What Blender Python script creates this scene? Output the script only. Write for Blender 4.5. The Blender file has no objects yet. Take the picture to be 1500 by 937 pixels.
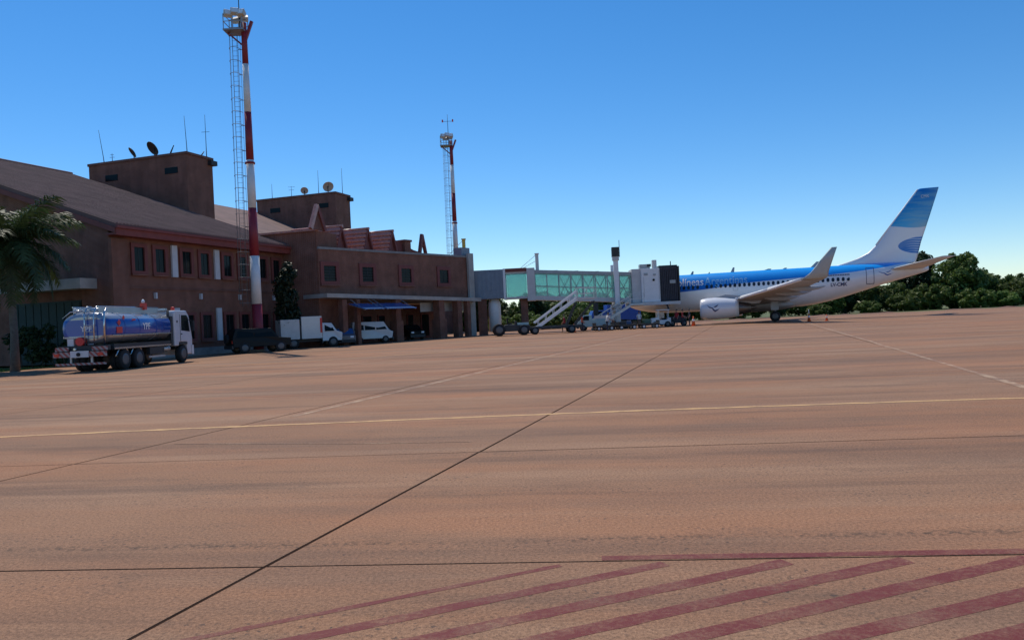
import bpy, math, random
from mathutils import Vector, Matrix
R = math.radians
random.seed(7)
scene = bpy.context.scene
col = scene.collection

# ------------------------------------------------------------------ camera, sky, sun, exposure
cam_data = bpy.data.cameras.new('camera')
cam = bpy.data.objects.new('camera', cam_data); col.objects.link(cam)
cam_data.sensor_width = 36; cam_data.lens = 1150 * 36 / 1500
cam_data.clip_start = .1; cam_data.clip_end = 6000
cam.location = (0, 0, 1.55)
cam.rotation_mode = 'QUATERNION'
cam.rotation_quaternion = (Matrix.Rotation(R(90) - .0009, 3, 'X') @ Matrix.Rotation(-.047, 3, 'Z')).to_quaternion()
scene.camera = cam

SUN_AZ = math.atan2(-.45, .89)      # compass angle of the sun from +Y, negative = to the left
SUN_EL = R(58)
world = bpy.data.worlds.new('World'); scene.world = world; world.use_nodes = True
wn = world.node_tree
sky = wn.nodes.new('ShaderNodeTexSky'); sky.sky_type = 'NISHITA'; sky.sun_disc = False
sky.sun_elevation = SUN_EL; sky.sun_rotation = SUN_AZ
sky.altitude = 200; sky.air_density = .92; sky.dust_density = .05; sky.ozone_density = 5.0
hs = wn.nodes.new('ShaderNodeHueSaturation'); hs.inputs['Saturation'].default_value = 1.27      # a phone camera's vivid blue
wn.links.new(sky.outputs[0], hs.inputs['Color']); wn.links.new(hs.outputs[0], wn.nodes['Background'].inputs[0])
wn.nodes['Background'].inputs[1].default_value = .132
sd = bpy.data.lights.new('sun', 'SUN'); sd.energy = 3.6; sd.angle = R(.53); sd.color = (1, .925, .80)
sun = bpy.data.objects.new('sun', sd); col.objects.link(sun)
sv = Vector((math.sin(SUN_AZ) * math.cos(SUN_EL), math.cos(SUN_AZ) * math.cos(SUN_EL), math.sin(SUN_EL)))
sun.rotation_mode = 'QUATERNION'; sun.rotation_quaternion = sv.to_track_quat('Z', 'Y'); sun.location = (-40, 60, 80)
vs = scene.view_settings
vs.view_transform = 'Standard'; vs.look = 'None'; vs.exposure = 0; vs.gamma = 1; vs.use_curve_mapping = False

# ------------------------------------------------------------------ materials
MATS = {}
def mat(name, c, rough=.6, metal=0., var=.12, scale=2., bump=0., bscale=None, spec=.5, emit=None, coat=0.):
    if name in MATS: return MATS[name]
    m = bpy.data.materials.new(name); m.use_nodes = True; MATS[name] = m
    nt = m.node_tree; b = nt.nodes['Principled BSDF']
    b.inputs['Roughness'].default_value = rough; b.inputs['Metallic'].default_value = metal
    b.inputs['Specular IOR Level'].default_value = spec
    if coat: b.inputs['Coat Weight'].default_value = coat; b.inputs['Coat Roughness'].default_value = .06
    if emit: b.inputs['Emission Color'].default_value = (*emit[0], 1); b.inputs['Emission Strength'].default_value = emit[1]
    tc = nt.nodes.new('ShaderNodeTexCoord')
    if var:
        n = nt.nodes.new('ShaderNodeTexNoise'); n.inputs['Scale'].default_value = scale; n.inputs['Detail'].default_value = 6; n.inputs['Roughness'].default_value = .65
        nt.links.new(tc.outputs['Object'], n.inputs['Vector'])
        r = nt.nodes.new('ShaderNodeMapRange'); r.inputs[1].default_value = .3; r.inputs[2].default_value = .7
        r.inputs[3].default_value = 1 - var; r.inputs[4].default_value = 1 + var
        nt.links.new(n.outputs['Fac'], r.inputs[0])
        mx = nt.nodes.new('ShaderNodeVectorMath'); mx.operation = 'SCALE'; mx.inputs[0].default_value = c
        nt.links.new(r.outputs[0], mx.inputs['Scale']); nt.links.new(mx.outputs[0], b.inputs['Base Color'])
    else:
        b.inputs['Base Color'].default_value = (*c, 1)
    if bump:
        n2 = nt.nodes.new('ShaderNodeTexNoise'); n2.inputs['Scale'].default_value = bscale or scale * 8; n2.inputs['Detail'].default_value = 4
        nt.links.new(tc.outputs['Object'], n2.inputs['Vector'])
        bp = nt.nodes.new('ShaderNodeBump'); bp.inputs['Strength'].default_value = bump; bp.inputs['Distance'].default_value = .05
        nt.links.new(n2.outputs['Fac'], bp.inputs['Height']); nt.links.new(bp.outputs[0], b.inputs['Normal'])
    return m

def node_helpers(m):
    nt = m.node_tree
    def N(t, **k):
        n = nt.nodes.new(t)
        for a, v in k.items(): setattr(n, a, v)
        return n
    def M(op, a, b=None, c=None, clamp=False):
        n = N('ShaderNodeMath', operation=op); n.use_clamp = clamp
        for i, v in enumerate((a, b, c)):
            if v is None: continue
            if isinstance(v, (int, float)): n.inputs[i].default_value = v
            else: nt.links.new(v, n.inputs[i])
        return n.outputs[0]
    def MIX(f, a, b):
        n = N('ShaderNodeMix', data_type='RGBA')
        for s, v in ((n.inputs[0], f), (n.inputs[6], a), (n.inputs[7], b)):
            if isinstance(v, tuple): s.default_value = (*v, 1)
            elif isinstance(v, (int, float)): s.default_value = v
            else: nt.links.new(v, s)
        return n.outputs[2]
    def NOISE(vec, scale, detail=5, rough=.6, sc=None):
        if sc is not None:
            mp = N('ShaderNodeMapping'); mp.inputs['Scale'].default_value = sc; nt.links.new(vec, mp.inputs[0]); vec = mp.outputs[0]
        n = N('ShaderNodeTexNoise'); n.inputs['Scale'].default_value = scale; n.inputs['Detail'].default_value = detail; n.inputs['Roughness'].default_value = rough
        nt.links.new(vec, n.inputs['Vector']); return n.outputs['Fac']
    def RANGE(v, a, b, c=0., d=1.):
        n = N('ShaderNodeMapRange'); nt.links.new(v, n.inputs[0])
        for i, x in enumerate((a, b, c, d)): n.inputs[i + 1].default_value = x
        return n.outputs[0]
    return nt, N, M, MIX, NOISE, RANGE

def concrete(name, paint=None, wear=(.38, .62)):
    """reddish stained apron concrete; with paint: a worn painted film over the same concrete"""
    m = bpy.data.materials.new(name); m.use_nodes = True; MATS[name] = m
    nt, N, M, MIX, NOISE, RANGE = node_helpers(m)
    b = nt.nodes['Principled BSDF']
    g = N('ShaderNodeNewGeometry'); P = g.outputs['Position']
    rt = N('ShaderNodeMapping'); rt.inputs['Rotation'].default_value = (0, 0, .12); nt.links.new(P, rt.inputs[0]); P2 = rt.outputs[0]
    c = MIX(RANGE(NOISE(P, .16, 4), .36, .64), (.325, .172, .105), (.36, .212, .140))
    red = RANGE(NOISE(P2, .22, 5, .6, (.45, 1.3, 1)), .46, .62)
    c = MIX(M('MULTIPLY', red, .6), c, (.44, .205, .115))
    grey = RANGE(NOISE(P2, .30, 6, .68, (.22, 1.2, 1)), .45, .63)
    c = MIX(M('MULTIPLY', grey, .8), c, (.225, .140, .104))
    pale = RANGE(NOISE(P2, .5, 5, .62, (.12, 1.0, 1)), .50, .66)
    c = MIX(M('MULTIPLY', pale, .5), c, (.46, .30, .21))
    dark = RANGE(NOISE(P2, .9, 6, .7, (.10, 1.0, 1)), .53, .66)
    c = MIX(M('MULTIPLY', dark, .6), c, (.155, .096, .074))
    blot = RANGE(NOISE(P, 1.7, 6, .75), .56, .68)
    c = MIX(M('MULTIPLY', blot, .35), c, (.19, .12, .088))
    # a worn, pitted seam running across the slabs near the hatching
    sx = N('ShaderNodeSeparateXYZ'); nt.links.new(P, sx.inputs[0])
    off = M('ABSOLUTE', M('SUBTRACT', M('ADD', M('ADD', sx.outputs[1], M('MULTIPLY', sx.outputs[0], .1)), M('MULTIPLY', NOISE(P, 1.2, 3), .12)), 5.56))
    seam = M('MULTIPLY', RANGE(off, .09, .01), RANGE(NOISE(P, 16., 4, .7), .48, .58))
    c = MIX(M('MULTIPLY', M('MULTIPLY', seam, .75), RANGE(NOISE(P, .5, 2), .36, .52)), c, (.085, .058, .045))
    tone = N('ShaderNodeVectorMath', operation='MULTIPLY'); nt.links.new(c, tone.inputs[0]); tone.inputs[1].default_value = (.90, .85, .74); c = tone.outputs[0]
    # fine aggregate
    f1 = NOISE(P, 42., 4, .75); f2 = NOISE(P, 150., 2, .6)
    k = M('ADD', RANGE(f1, .3, .7, .52, 1.44), RANGE(f2, .3, .7, -.30, .30))
    sc = N('ShaderNodeVectorMath', operation='SCALE'); nt.links.new(c, sc.inputs[0]); nt.links.new(k, sc.inputs['Scale'])
    c = sc.outputs[0]
    pits = RANGE(NOISE(P, 24., 3, .6), .60, .65)
    pm = M('MULTIPLY', pits, RANGE(NOISE(P2, 1.1, 4, .6, (.35, 1.6, 1)), .46, .58))
    c = MIX(M('MULTIPLY', pm, .75), c, (.07, .05, .042))
    rough = .88
    if paint:
        w = RANGE(M('ADD', M('MULTIPLY', NOISE(P, 2.2, 5, .7), .6), M('MULTIPLY', NOISE(P, 30., 4, .7), .4)), wear[0], wear[1])
        c = MIX(w, c, paint); rough = .7
    nt.links.new(c, b.inputs['Base Color']); b.inputs['Roughness'].default_value = rough
    b.inputs['Specular IOR Level'].default_value = .25
    bp = N('ShaderNodeBump'); bp.inputs['Strength'].default_value = .35; bp.inputs['Distance'].default_value = .01
    nt.links.new(M('ADD', f1, f2), bp.inputs['Height']); nt.links.new(bp.outputs[0], b.inputs['Normal'])
    return m
concrete('apron'); concrete('paint_yellow', (.72, .43, .18), (.36, .58)); concrete('paint_red', (.165, .032, .027), (.31, .55)); concrete('paint_white', (.54, .37, .23), (.48, .60))

def brick_mat(name, c1, c2):
    m = bpy.data.materials.new(name); m.use_nodes = True; MATS[name] = m
    nt, N, M, MIX, NOISE, RANGE = node_helpers(m); b = nt.nodes['Principled BSDF']
    tc = N('ShaderNodeTexCoord'); O = tc.outputs['Object']
    sp = N('ShaderNodeSeparateXYZ'); nt.links.new(O, sp.inputs[0])
    cb = N('ShaderNodeCombineXYZ'); nt.links.new(M('ADD', sp.outputs[0], sp.outputs[1]), cb.inputs[0]); nt.links.new(sp.outputs[2], cb.inputs[1])
    bt = N('ShaderNodeTexBrick'); nt.links.new(cb.outputs[0], bt.inputs['Vector'])
    bt.inputs['Scale'].default_value = 1; bt.inputs['Brick Width'].default_value = .25; bt.inputs['Row Height'].default_value = .075; bt.inputs['Mortar Size'].default_value = .008
    bt.inputs['Color1'].default_value = (*c1, 1); bt.inputs['Color2'].default_value = (*c2, 1); bt.inputs['Mortar'].default_value = (.30, .22, .18, 1)
    k = RANGE(NOISE(O, .7, 6, .65), .3, .7, .75, 1.25)
    k2 = RANGE(NOISE(O, .5, 5, .7, (3., 3., .35)), .3, .7, .82, 1.14)      # rain streaks
    sc = N('ShaderNodeVectorMath', operation='SCALE'); nt.links.new(bt.outputs['Color'], sc.inputs[0]); nt.links.new(M('MULTIPLY', k, k2), sc.inputs['Scale'])
    nt.links.new(sc.outputs[0], b.inputs['Base Color']); b.inputs['Roughness'].default_value = .9; b.inputs['Specular IOR Level'].default_value = .2
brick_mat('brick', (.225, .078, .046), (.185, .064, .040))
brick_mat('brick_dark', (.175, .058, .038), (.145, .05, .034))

def leaf_mat(name, c1, c2, tr=.35):
    m = bpy.data.materials.new(name); m.use_nodes = True; MATS[name] = m
    nt, N, M, MIX, NOISE, RANGE = node_helpers(m); b = nt.nodes['Principled BSDF']
    tc = N('ShaderNodeTexCoord'); oi = N('ShaderNodeObjectInfo')
    c = MIX(RANGE(NOISE(tc.outputs['Object'], 1.3, 4), .35, .65), c1, c2)
    hs = N('ShaderNodeHueSaturation'); nt.links.new(c, hs.inputs['Color'])
    nt.links.new(M('ADD', M('MULTIPLY', oi.outputs['Random'], .5), .75), hs.inputs['Value'])
    nt.links.new(M('ADD', M('MULTIPLY', oi.outputs['Random'], .03), .485), hs.inputs['Hue'])
    nt.links.new(hs.outputs[0], b.inputs['Base Color']); b.inputs['Roughness'].default_value = .55; b.inputs['Specular IOR Level'].default_value = .3
    t = N('ShaderNodeBsdfTranslucent'); nt.links.new(hs.outputs[0], t.inputs[0])
    mx = N('ShaderNodeMixShader'); mx.inputs[0].default_value = tr
    nt.links.new(b.outputs[0], mx.inputs[1]); nt.links.new(t.outputs[0], mx.inputs[2])
    nt.links.new(mx.outputs[0], nt.nodes['Material Output'].inputs[0])
leaf_mat('leaf', (.070, .112, .022), (.135, .180, .038))
leaf_mat('leaf_dark', (.030, .058, .020), (.055, .092, .028))
leaf_mat('leaf_vine', (.014, .026, .012), (.024, .040, .016), .15)
leaf_mat('leaf_bright', (.100, .160, .028), (.150, .205, .045))
leaf_mat('leaf_palm', (.035, .060, .022), (.070, .10, .035), .2)

def glass_tint(name, c, clear=.45):
    m = bpy.data.materials.new(name); m.use_nodes = True; MATS[name] = m
    nt, N, M, MIX, NOISE, RANGE = node_helpers(m)
    t = N('ShaderNodeBsdfTransparent'); t.inputs[0].default_value = (*c, 1)
    tl = N('ShaderNodeBsdfTranslucent'); tl.inputs[0].default_value = (*c, 1)
    g = N('ShaderNodeBsdfGlossy'); g.inputs['Roughness'].default_value = .04
    d = N('ShaderNodeBsdfDiffuse'); d.inputs[0].default_value = (*[v * .9 for v in c], 1)
    a = N('ShaderNodeMixShader'); a.inputs[0].default_value = clear
    a0 = N('ShaderNodeMixShader'); a0.inputs[0].default_value = .5
    nt.links.new(tl.outputs[0], a0.inputs[1]); nt.links.new(d.outputs[0], a0.inputs[2])
    nt.links.new(a0.outputs[0], a.inputs[1]); nt.links.new(t.outputs[0], a.inputs[2])
    fr = N('ShaderNodeFresnel'); fr.inputs[0].default_value = 1.45
    o = N('ShaderNodeMixShader'); nt.links.new(fr.outputs[0], o.inputs[0]); nt.links.new(a.outputs[0], o.inputs[1]); nt.links.new(g.outputs[0], o.inputs[2])
    nt.links.new(o.outputs[0], nt.nodes['Material Output'].inputs[0])
glass_tint('glass_teal', (.70, .96, .93), .66)
glass_tint('plastic_blue', (.10, .30, .75), .1)

mat('glass_dark', (.008, .013, .014), .12, var=0, spec=.12)
mat('glass_cabin', (.02, .025, .035), .1, var=0)
mat('frame_red', (.20, .055, .045), .7, var=.15)
mat('fascia_red', (.24, .055, .045), .7, var=.18)
mat('panel_white', (.62, .62, .64), .6, var=.08)
mat('concrete_light', (.42, .38, .34), .85, var=.18, scale=1.2, bump=.2)
mat('concrete_grey', (.26, .25, .24), .9, var=.2)
mat('roof_tile', (.155, .085, .075), .85, var=.28, scale=.5, bump=.5, bscale=5)
mat('tile_clay', (.46, .20, .145), .32, var=.3, scale=3., spec=.7)
mat('metal_dark', (.045, .047, .05), .55, .4, var=.2)
mat('metal_grey', (.32, .33, .35), .45, .5, var=.12)
mat('galvanised', (.48, .49, .50), .45, .7, var=.15)
mat('steel_dull', (.22, .22, .23), .6, .4, var=.15)
mat('chrome', (.55, .56, .58), .22, 1., var=.05)
mat('white_paint', (.78, .78, .78), .4, var=.05)
mat('off_white', (.60, .58, .56), .5, var=.10)
mat('aircraft_white', (.80, .80, .81), .28, var=.025, coat=.5)
mat('aircraft_grey', (.40, .40, .41), .4, var=.05)
mat('mast_red', (.25, .018, .030), .5, var=.15)
mat('mast_white', (.74, .73, .72), .5, var=.1)
mat('rubber', (.016, .016, .017), .85, var=.2)
mat('rim_grey', (.13, .13, .135), .5, .5, var=.1)
mat('truck_blue', (.018, .085, .36), .25, var=.06, coat=.6)
mat('truck_silver', (.50, .51, .53), .3, .7, var=.1)
mat('truck_white', (.56, .57, .62), .35, var=.05, coat=.4)
mat('lamp_red', (.65, .04, .02), .3, var=0)
mat('sign_red', (.62, .045, .035), .5, var=.05)
mat('cone_orange', (.75, .13, .03), .6, var=.1)
mat('yellow', (.62, .42, .07), .6, var=.12)
mat('blue_panel', (.015, .10, .42), .5, var=.08)
mat('bridge_grey', (.20, .235, .29), .5, .2, var=.12)
mat('bellows', (.055, .058, .07), .8, var=.2)
mat('gate_green', (.018, .040, .034), .7, var=.2)
mat('bark', (.11, .085, .065), .95, var=.3, bump=.5)
mat('car_dark', (.006, .009, .010), .5, var=.05, spec=.25)
mat('car_grey', (.20, .21, .23), .35, .3, var=.05, coat=.5)
mat('car_white', (.62, .62, .62), .35, var=.04, coat=.4)
mat('teal_light', (.30, .46, .48), .5, var=.1)
mat('earth', (.20, .105, .07), .95, var=.25, scale=.3)
mat('floodlight', (.55, .50, .42), .5, var=.1)
mat('print_white', (.80, .82, .85), .5, var=0)
mat('print_celeste', (.16, .44, .74), .5, var=0)
mat('print_navy', (.015, .035, .13), .5, var=0)
mat('print_black', (.03, .03, .035), .5, var=0)
mat('sealant', (.040, .024, .018), 1., var=.25, scale=4, spec=0.)

def stripes_mat():
    m = bpy.data.materials.new('bumper_stripes'); m.use_nodes = True; MATS['bumper_stripes'] = m
    nt, N, M, MIX, NOISE, RANGE = node_helpers(m); b = nt.nodes['Principled BSDF']
    tc = N('ShaderNodeTexCoord'); sp = N('ShaderNodeSeparateXYZ'); nt.links.new(tc.outputs['Object'], sp.inputs[0])
    s = M('FRACT', M('MULTIPLY', M('ADD', sp.outputs[0], sp.outputs[2]), 4.))
    c = MIX(M('GREATER_THAN', s, .5), (.36, .30, .29), (.30, .07, .06)); nt.links.new(c, b.inputs['Base Color']); b.inputs['Roughness'].default_value = .5
stripes_mat()

# ------------------------------------------------------------------ mesh helpers
class MB:
    def __init__(s): s.v = []; s.f = []; s.sm = []
    def add(s, vs, fs, smooth=False):
        o = len(s.v); s.v += [tuple(v) for v in vs]; s.f += [tuple(i + o for i in f) for f in fs]; s.sm += [smooth] * len(fs); return s
    def box(s, x0, x1, y0, y1, z0, z1):
        return s.add([(x0, y0, z0), (x1, y0, z0), (x1, y1, z0), (x0, y1, z0), (x0, y0, z1), (x1, y0, z1), (x1, y1, z1), (x0, y1, z1)],
                     [(0, 3, 2, 1), (4, 5, 6, 7), (0, 1, 5, 4), (1, 2, 6, 5), (2, 3, 7, 6), (3, 0, 4, 7)])
    def hexa(s, b, t):
        return s.add(list(b) + list(t), [(0, 3, 2, 1), (4, 5, 6, 7), (0, 1, 5, 4), (1, 2, 6, 5), (2, 3, 7, 6), (3, 0, 4, 7)])
    def tube(s, pts, r, n=8, cap=True):
        pts = [Vector(p) for p in pts]; rs = r if isinstance(r, (list, tuple)) else [r] * len(pts)
        rings = []
        for i, p in enumerate(pts):
            t = (pts[min(i + 1, len(pts) - 1)] - pts[max(i - 1, 0)]).normalized()
            a = t.orthogonal().normalized() if abs(t.z) > .9 else t.cross(Vector((0, 0, 1))).normalized()
            if abs(t.z) > .9: a = (Vector((1, 0, 0)) - t * t.x).normalized()
            c = t.cross(a)
            rings.append([p + (a * math.cos(k * 2 * math.pi / n) + c * math.sin(k * 2 * math.pi / n)) * rs[i] for k in range(n)])
        return s.loft(rings, cap)
    def loft(s, rings, cap=True, smooth=True, closed=True):
        n = len(rings[0]); vs = [v for r in rings for v in r]; fs = []
        for i in range(len(rings) - 1):
            for k in range(n if closed else n - 1):
                fs.append((i * n + k, i * n + (k + 1) % n, (i + 1) * n + (k + 1) % n, (i + 1) * n + k))
        s.add(vs, fs, smooth)
        if cap:
            o = len(s.v) - len(vs)
            s.f += [tuple(o + k for k in reversed(range(n))), tuple(o + (len(rings) - 1) * n + k for k in range(n))]; s.sm += [False, False]
        return s
    def bar(s, a, b, w, h=None):
        a = Vector(a); b = Vector(b); h = h or w; t = (b - a).normalized()
        u = t.cross(Vector((0, 0, 1))) if abs(t.z) < .99 else Vector((1, 0, 0)); u.normalize(); v = t.cross(u)
        q = [(-1, -1), (1, -1), (1, 1), (-1, 1)]
        return s.hexa([a + u * i * w / 2 + v * j * h / 2 for i, j in q], [b + u * i * w / 2 + v * j * h / 2 for i, j in q])
    def prism(s, poly, axis, a, b):
        def P(p, t): return {'x': (t, p[0], p[1]), 'y': (p[0], t, p[1]), 'z': (p[0], p[1], t)}[axis]
        n = len(poly); vs = [P(p, a) for p in poly] + [P(p, b) for p in poly]
        fs = [tuple(range(n)), tuple(reversed(range(n, 2 * n)))] + [(i, i + n, (i + 1) % n + n, (i + 1) % n) for i in range(n)]
        return s.add(vs, fs)
    def lathe(s, prof, center, axis='z', n=16, smooth=True):
        rings = []
        for r, h in prof:
            ring = []
            for k in range(n):
                a = 2 * math.pi * k / n; c, d = r * math.cos(a), r * math.sin(a)
                p = {'z': (c, d, h), 'y': (c, h, d), 'x': (h, c, d)}[axis]
                ring.append(Vector(center) + Vector(p))
            rings.append(ring)
        return s.loft(rings, True, smooth)
    def build(s, name, m, parent=None, bevel=0.):
        me = bpy.data.meshes.new(name); me.from_pydata(s.v, [], s.f); me.update()
        me.polygons.foreach_set('use_smooth', s.sm)
        import bmesh
        bm = bmesh.new(); bm.from_mesh(me); bmesh.ops.recalc_face_normals(bm, faces=bm.faces); bm.to_mesh(me); bm.free()
        me.materials.append(MATS[m] if isinstance(m, str) else m)
        o = bpy.data.objects.new(name, me); col.objects.link(o)
        if parent: o.parent = parent
        if bevel:
            bv = o.modifiers.new('bevel', 'BEVEL'); bv.width = bevel; bv.segments = 2; bv.limit_method = 'ANGLE'
        return o

def tag(o, label, cat, group=None):
    o['label'] = label; o['category'] = cat
    if group: o['group'] = group
    return o
def struct(o, label=None):
    o['kind'] = 'structure'
    return o
def thing(name, label, cat, loc=(0, 0, 0), rz=0., group=None):
    e = bpy.data.objects.new(name, None); col.objects.link(e); e.location = loc; e.rotation_euler = (0, 0, rz)
    e.empty_display_size = .2
    return tag(e, label, cat, group)
def share(src, name, parent, loc=(0, 0, 0), rot=(0, 0, 0), scale=(1, 1, 1)):
    o = bpy.data.objects.new(name, src.data); col.objects.link(o); o.parent = parent; o.location = loc; o.rotation_euler = rot; o.scale = scale
    for md in src.modifiers:
        if md.type == 'BEVEL':
            b = o.modifiers.new('bevel', 'BEVEL'); b.width = md.width; b.segments = md.segments; b.limit_method = 'ANGLE'
    return o
def copy_tree(o, parent=None):
    c = o.copy(); col.objects.link(c); c.parent = parent
    for ch in list(o.children): copy_tree(ch, c)
    return c
def text_geo(txt, size, shear=0., bold=0.):
    cu = bpy.data.curves.new('lettering', 'FONT'); cu.body = txt; cu.size = size; cu.resolution_u = 3; cu.offset = bold; cu.shear = shear
    o = bpy.data.objects.new('lettering', cu); col.objects.link(o)
    dg = bpy.context.evaluated_depsgraph_get(); me = o.evaluated_get(dg).to_mesh()
    v = [tuple(x.co) for x in me.vertices]; f = [tuple(p.vertices) for p in me.polygons]
    o.evaluated_get(dg).to_mesh_clear(); bpy.data.objects.remove(o); bpy.data.curves.remove(cu)
    return v, f

# ------------------------------------------------------------------ ground and apron
m = bpy.data.materials.new('grass_soil'); m.use_nodes = True; MATS['grass_soil'] = m
nt, N, M, MIX, NOISE, RANGE = node_helpers(m)
g = N('ShaderNodeNewGeometry')
c = MIX(RANGE(NOISE(g.outputs['Position'], .08, 6), .4, .6), (.13, .125, .045), (.085, .13, .03))
c = MIX(M('MULTIPLY', RANGE(NOISE(g.outputs['Position'], .03, 5, .7), .55, .62), .8), c, (.24, .14, .085))
nt.links.new(c, nt.nodes['Principled BSDF'].inputs['Base Color']); nt.nodes['Principled BSDF'].inputs['Roughness'].default_value = .95
struct(MB().add([(-2500, -600, -.14), (2500, -600, -.14), (2500, 4000, -.14), (-2500, 4000, -.14)], [(0, 1, 2, 3)]).build('ground', 'grass_soil'))

XL = [-40.5, -32.0, -24.1, -16.3, -8.5, -3.25, 4.7, 12.6, 20.4, 28.2, 36, 43.8, 51.6, 59.4, 67.2, 75]
YC = [-4.0, 5.0, 9.25, 17.8, 26.4, 35.2, 45, 56, 68, 82, 97, 112]
def grid_pt(x0, c):                       # joint lines: X = x0 + .3 Y   and   Y = c - .1 X
    Y = (c - .1 * x0) / 1.03
    return (x0 + .3 * Y, Y)
cs = [grid_pt(x, y) for x, y in ((-40.6, -4.1), (75.1, -4.1), (75.1, 112.1), (-40.6, 112.1))]
apron = struct(MB().hexa([(x, y, -.2) for x, y in cs], [(x, y, -.0035) for x, y in cs]).build('apron', 'sealant'))
for i in range(len(XL) - 1):
    for j in range(len(YC) - 1):
        a = .017; b = .011
        wob = [random.uniform(-.006, .006) for _ in range(4)]
        q = [grid_pt(XL[i] + a + wob[0], YC[j] + b + wob[1]), grid_pt(XL[i + 1] - a + wob[2], YC[j] + b + wob[1]), grid_pt(XL[i + 1] - a + wob[2], YC[j + 1] - b + wob[3]), grid_pt(XL[i] + a + wob[0], YC[j + 1] - b + wob[3])]
        cx = sum(p[0] for p in q) / 4; cy = sum(p[1] for p in q) / 4
        z = 0.
        MB().hexa([(x, y, -.12) for x, y in q], [(x, y, z) for x, y in q]).build('slab', 'apron', apron)

def strip(name, m, pts, w, z, parent, jag=.0):
    L = []; Rr = []
    for i, p in enumerate(pts):
        a = Vector(pts[max(i - 1, 0)]); b = Vector(pts[min(i + 1, len(pts) - 1)]); t = (b - a).normalized(); n = Vector((-t.y, t.x))
        L.append((p[0] + n.x * (w / 2 + random.uniform(-jag, jag)), p[1] + n.y * (w / 2 + random.uniform(-jag, jag)), z))
        Rr.append((p[0] - n.x * (w / 2 + random.uniform(-jag, jag)), p[1] - n.y * (w / 2 + random.uniform(-jag, jag)), z))
    mb = MB(); n = len(pts); mb.add(L + Rr, [(i, i + 1, n + i + 1, n + i) for i in range(n - 1)])
    return mb.build(name, m, parent)
def spline(ps, n):
    out = []
    for i in range(len(ps) - 1):
        for k in range(n):
            t = k / n; p0 = ps[max(i - 1, 0)]; p1 = ps[i]; p2 = ps[i + 1]; p3 = ps[min(i + 2, len(ps) - 1)]
            out.append(tuple(.5 * (2 * b + (c - a) * t + (2 * a - 5 * b + 4 * c - d) * t * t + (3 * b - a - 3 * c + d) * t ** 3) for a, b, c, d in zip(p0, p1, p2, p3)))
    return out + [ps[-1]]
strip('yellow_line', 'paint_yellow', spline([(-22, 13.2), (-8.56, 13.0), (-4.9, 12.91), (.69, 12.59), (4.2, 12.28), (7.65, 11.84), (16, 10.6)], 14), .15, .004, apron, .022)
strip('yellow_line', 'paint_yellow', spline([(-30, 30.5), (-21.5, 32.9), (-17.5, 35.0), (-13.7, 36.2), (-6, 40), (6, 50)], 8), .16, .004, apron, .02)
strip('edge_line', 'paint_white', [(4.7 + .3 * y - .25 + .012 * y, y) for y in range(11, 90, 2)], .16, .004, apron, .03)
strip('edge_line', 'paint_white', [(-8.5 + .3 * y + .2 + .008 * y, y) for y in range(14, 60, 2)], .15, .004, apron, .03)
strip('white_line', 'paint_white', [(-4.9, 11.2), (-3.5, 10.8), (-2.1, 10.4), (-.6, 10.1)], .03, .004, apron, .006)
# red hatching
def hatch(a, b, w): strip('hatch_stripe', 'paint_red', [(a[0] + (b[0] - a[0]) * t / 24, a[1] + (b[1] - a[1]) * t / 24) for t in range(25)], w, .0012, apron, .006)
strip('hatch_border', 'paint_red', [(x * .25, 5.0 - .1 * x * .25 + .066) for x in range(2, 22)], .09, .0016, apron, .008)
for y0, sl_, xs, w in ((4.80, .47, -1.9, .055), (4.45, .45, -1.6, .10), (4.08, .43, -1.0, .115), (3.76, .41, -.6, .125), (3.42, .405, -.2, .125), (3.12, .37, .3, .13), (2.80, .36, .8, .13), (2.5, .36, 1.4, .13)):
    xe = min((4.93 - y0) / (sl_ + .1), 5.0)
    hatch((xs, y0 + sl_ * xs), (xe, y0 + sl_ * xe), w)

# ------------------------------------------------------------------ terminal building
A = (-25.3, 50.2, 0); AD = math.atan2(.952, .307)
T = thing('terminal_building', 'long brown brick airport terminal with gabled tile roof and two flat-topped roof blocks', 'building', A, AD)
EH, RH, HD = 8.8, 17.5, 24.5
def gable(mb, x0, x1, eh, rh, hd, y0=0):
    return mb.prism([(y0, 0), (2 * hd - y0, 0), (2 * hd - y0, eh), (hd, rh - .25), (y0, eh)], 'x', x0, x1)
gable(MB(), 0, 20, EH - .25, RH, HD).build('front_wall', 'brick', T)
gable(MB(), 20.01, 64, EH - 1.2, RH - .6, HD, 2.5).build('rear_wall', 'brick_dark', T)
def roof(name, x0, x1, eh, rh, hd, oh, y0=0):
    sl = (rh - eh) / (hd - y0); th = .28
    for sgn in (0, 1):
        a = [(y0 - oh, eh - oh * sl), (hd, rh), (hd, rh + th), (y0 - oh, eh - oh * sl + th)]
        if sgn: a = [(2 * hd - y, z) for y, z in a]
        MB().prism(a, 'x', x0, x1).build(name, 'roof_tile', T)
    return sl
sl = roof('roof_slope', -.5, 20.2, EH, RH, HD, .8)
roof('roof_slope', 20.25, 64.5, EH - .9, RH - .35, HD, .3, 2.5)
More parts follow.
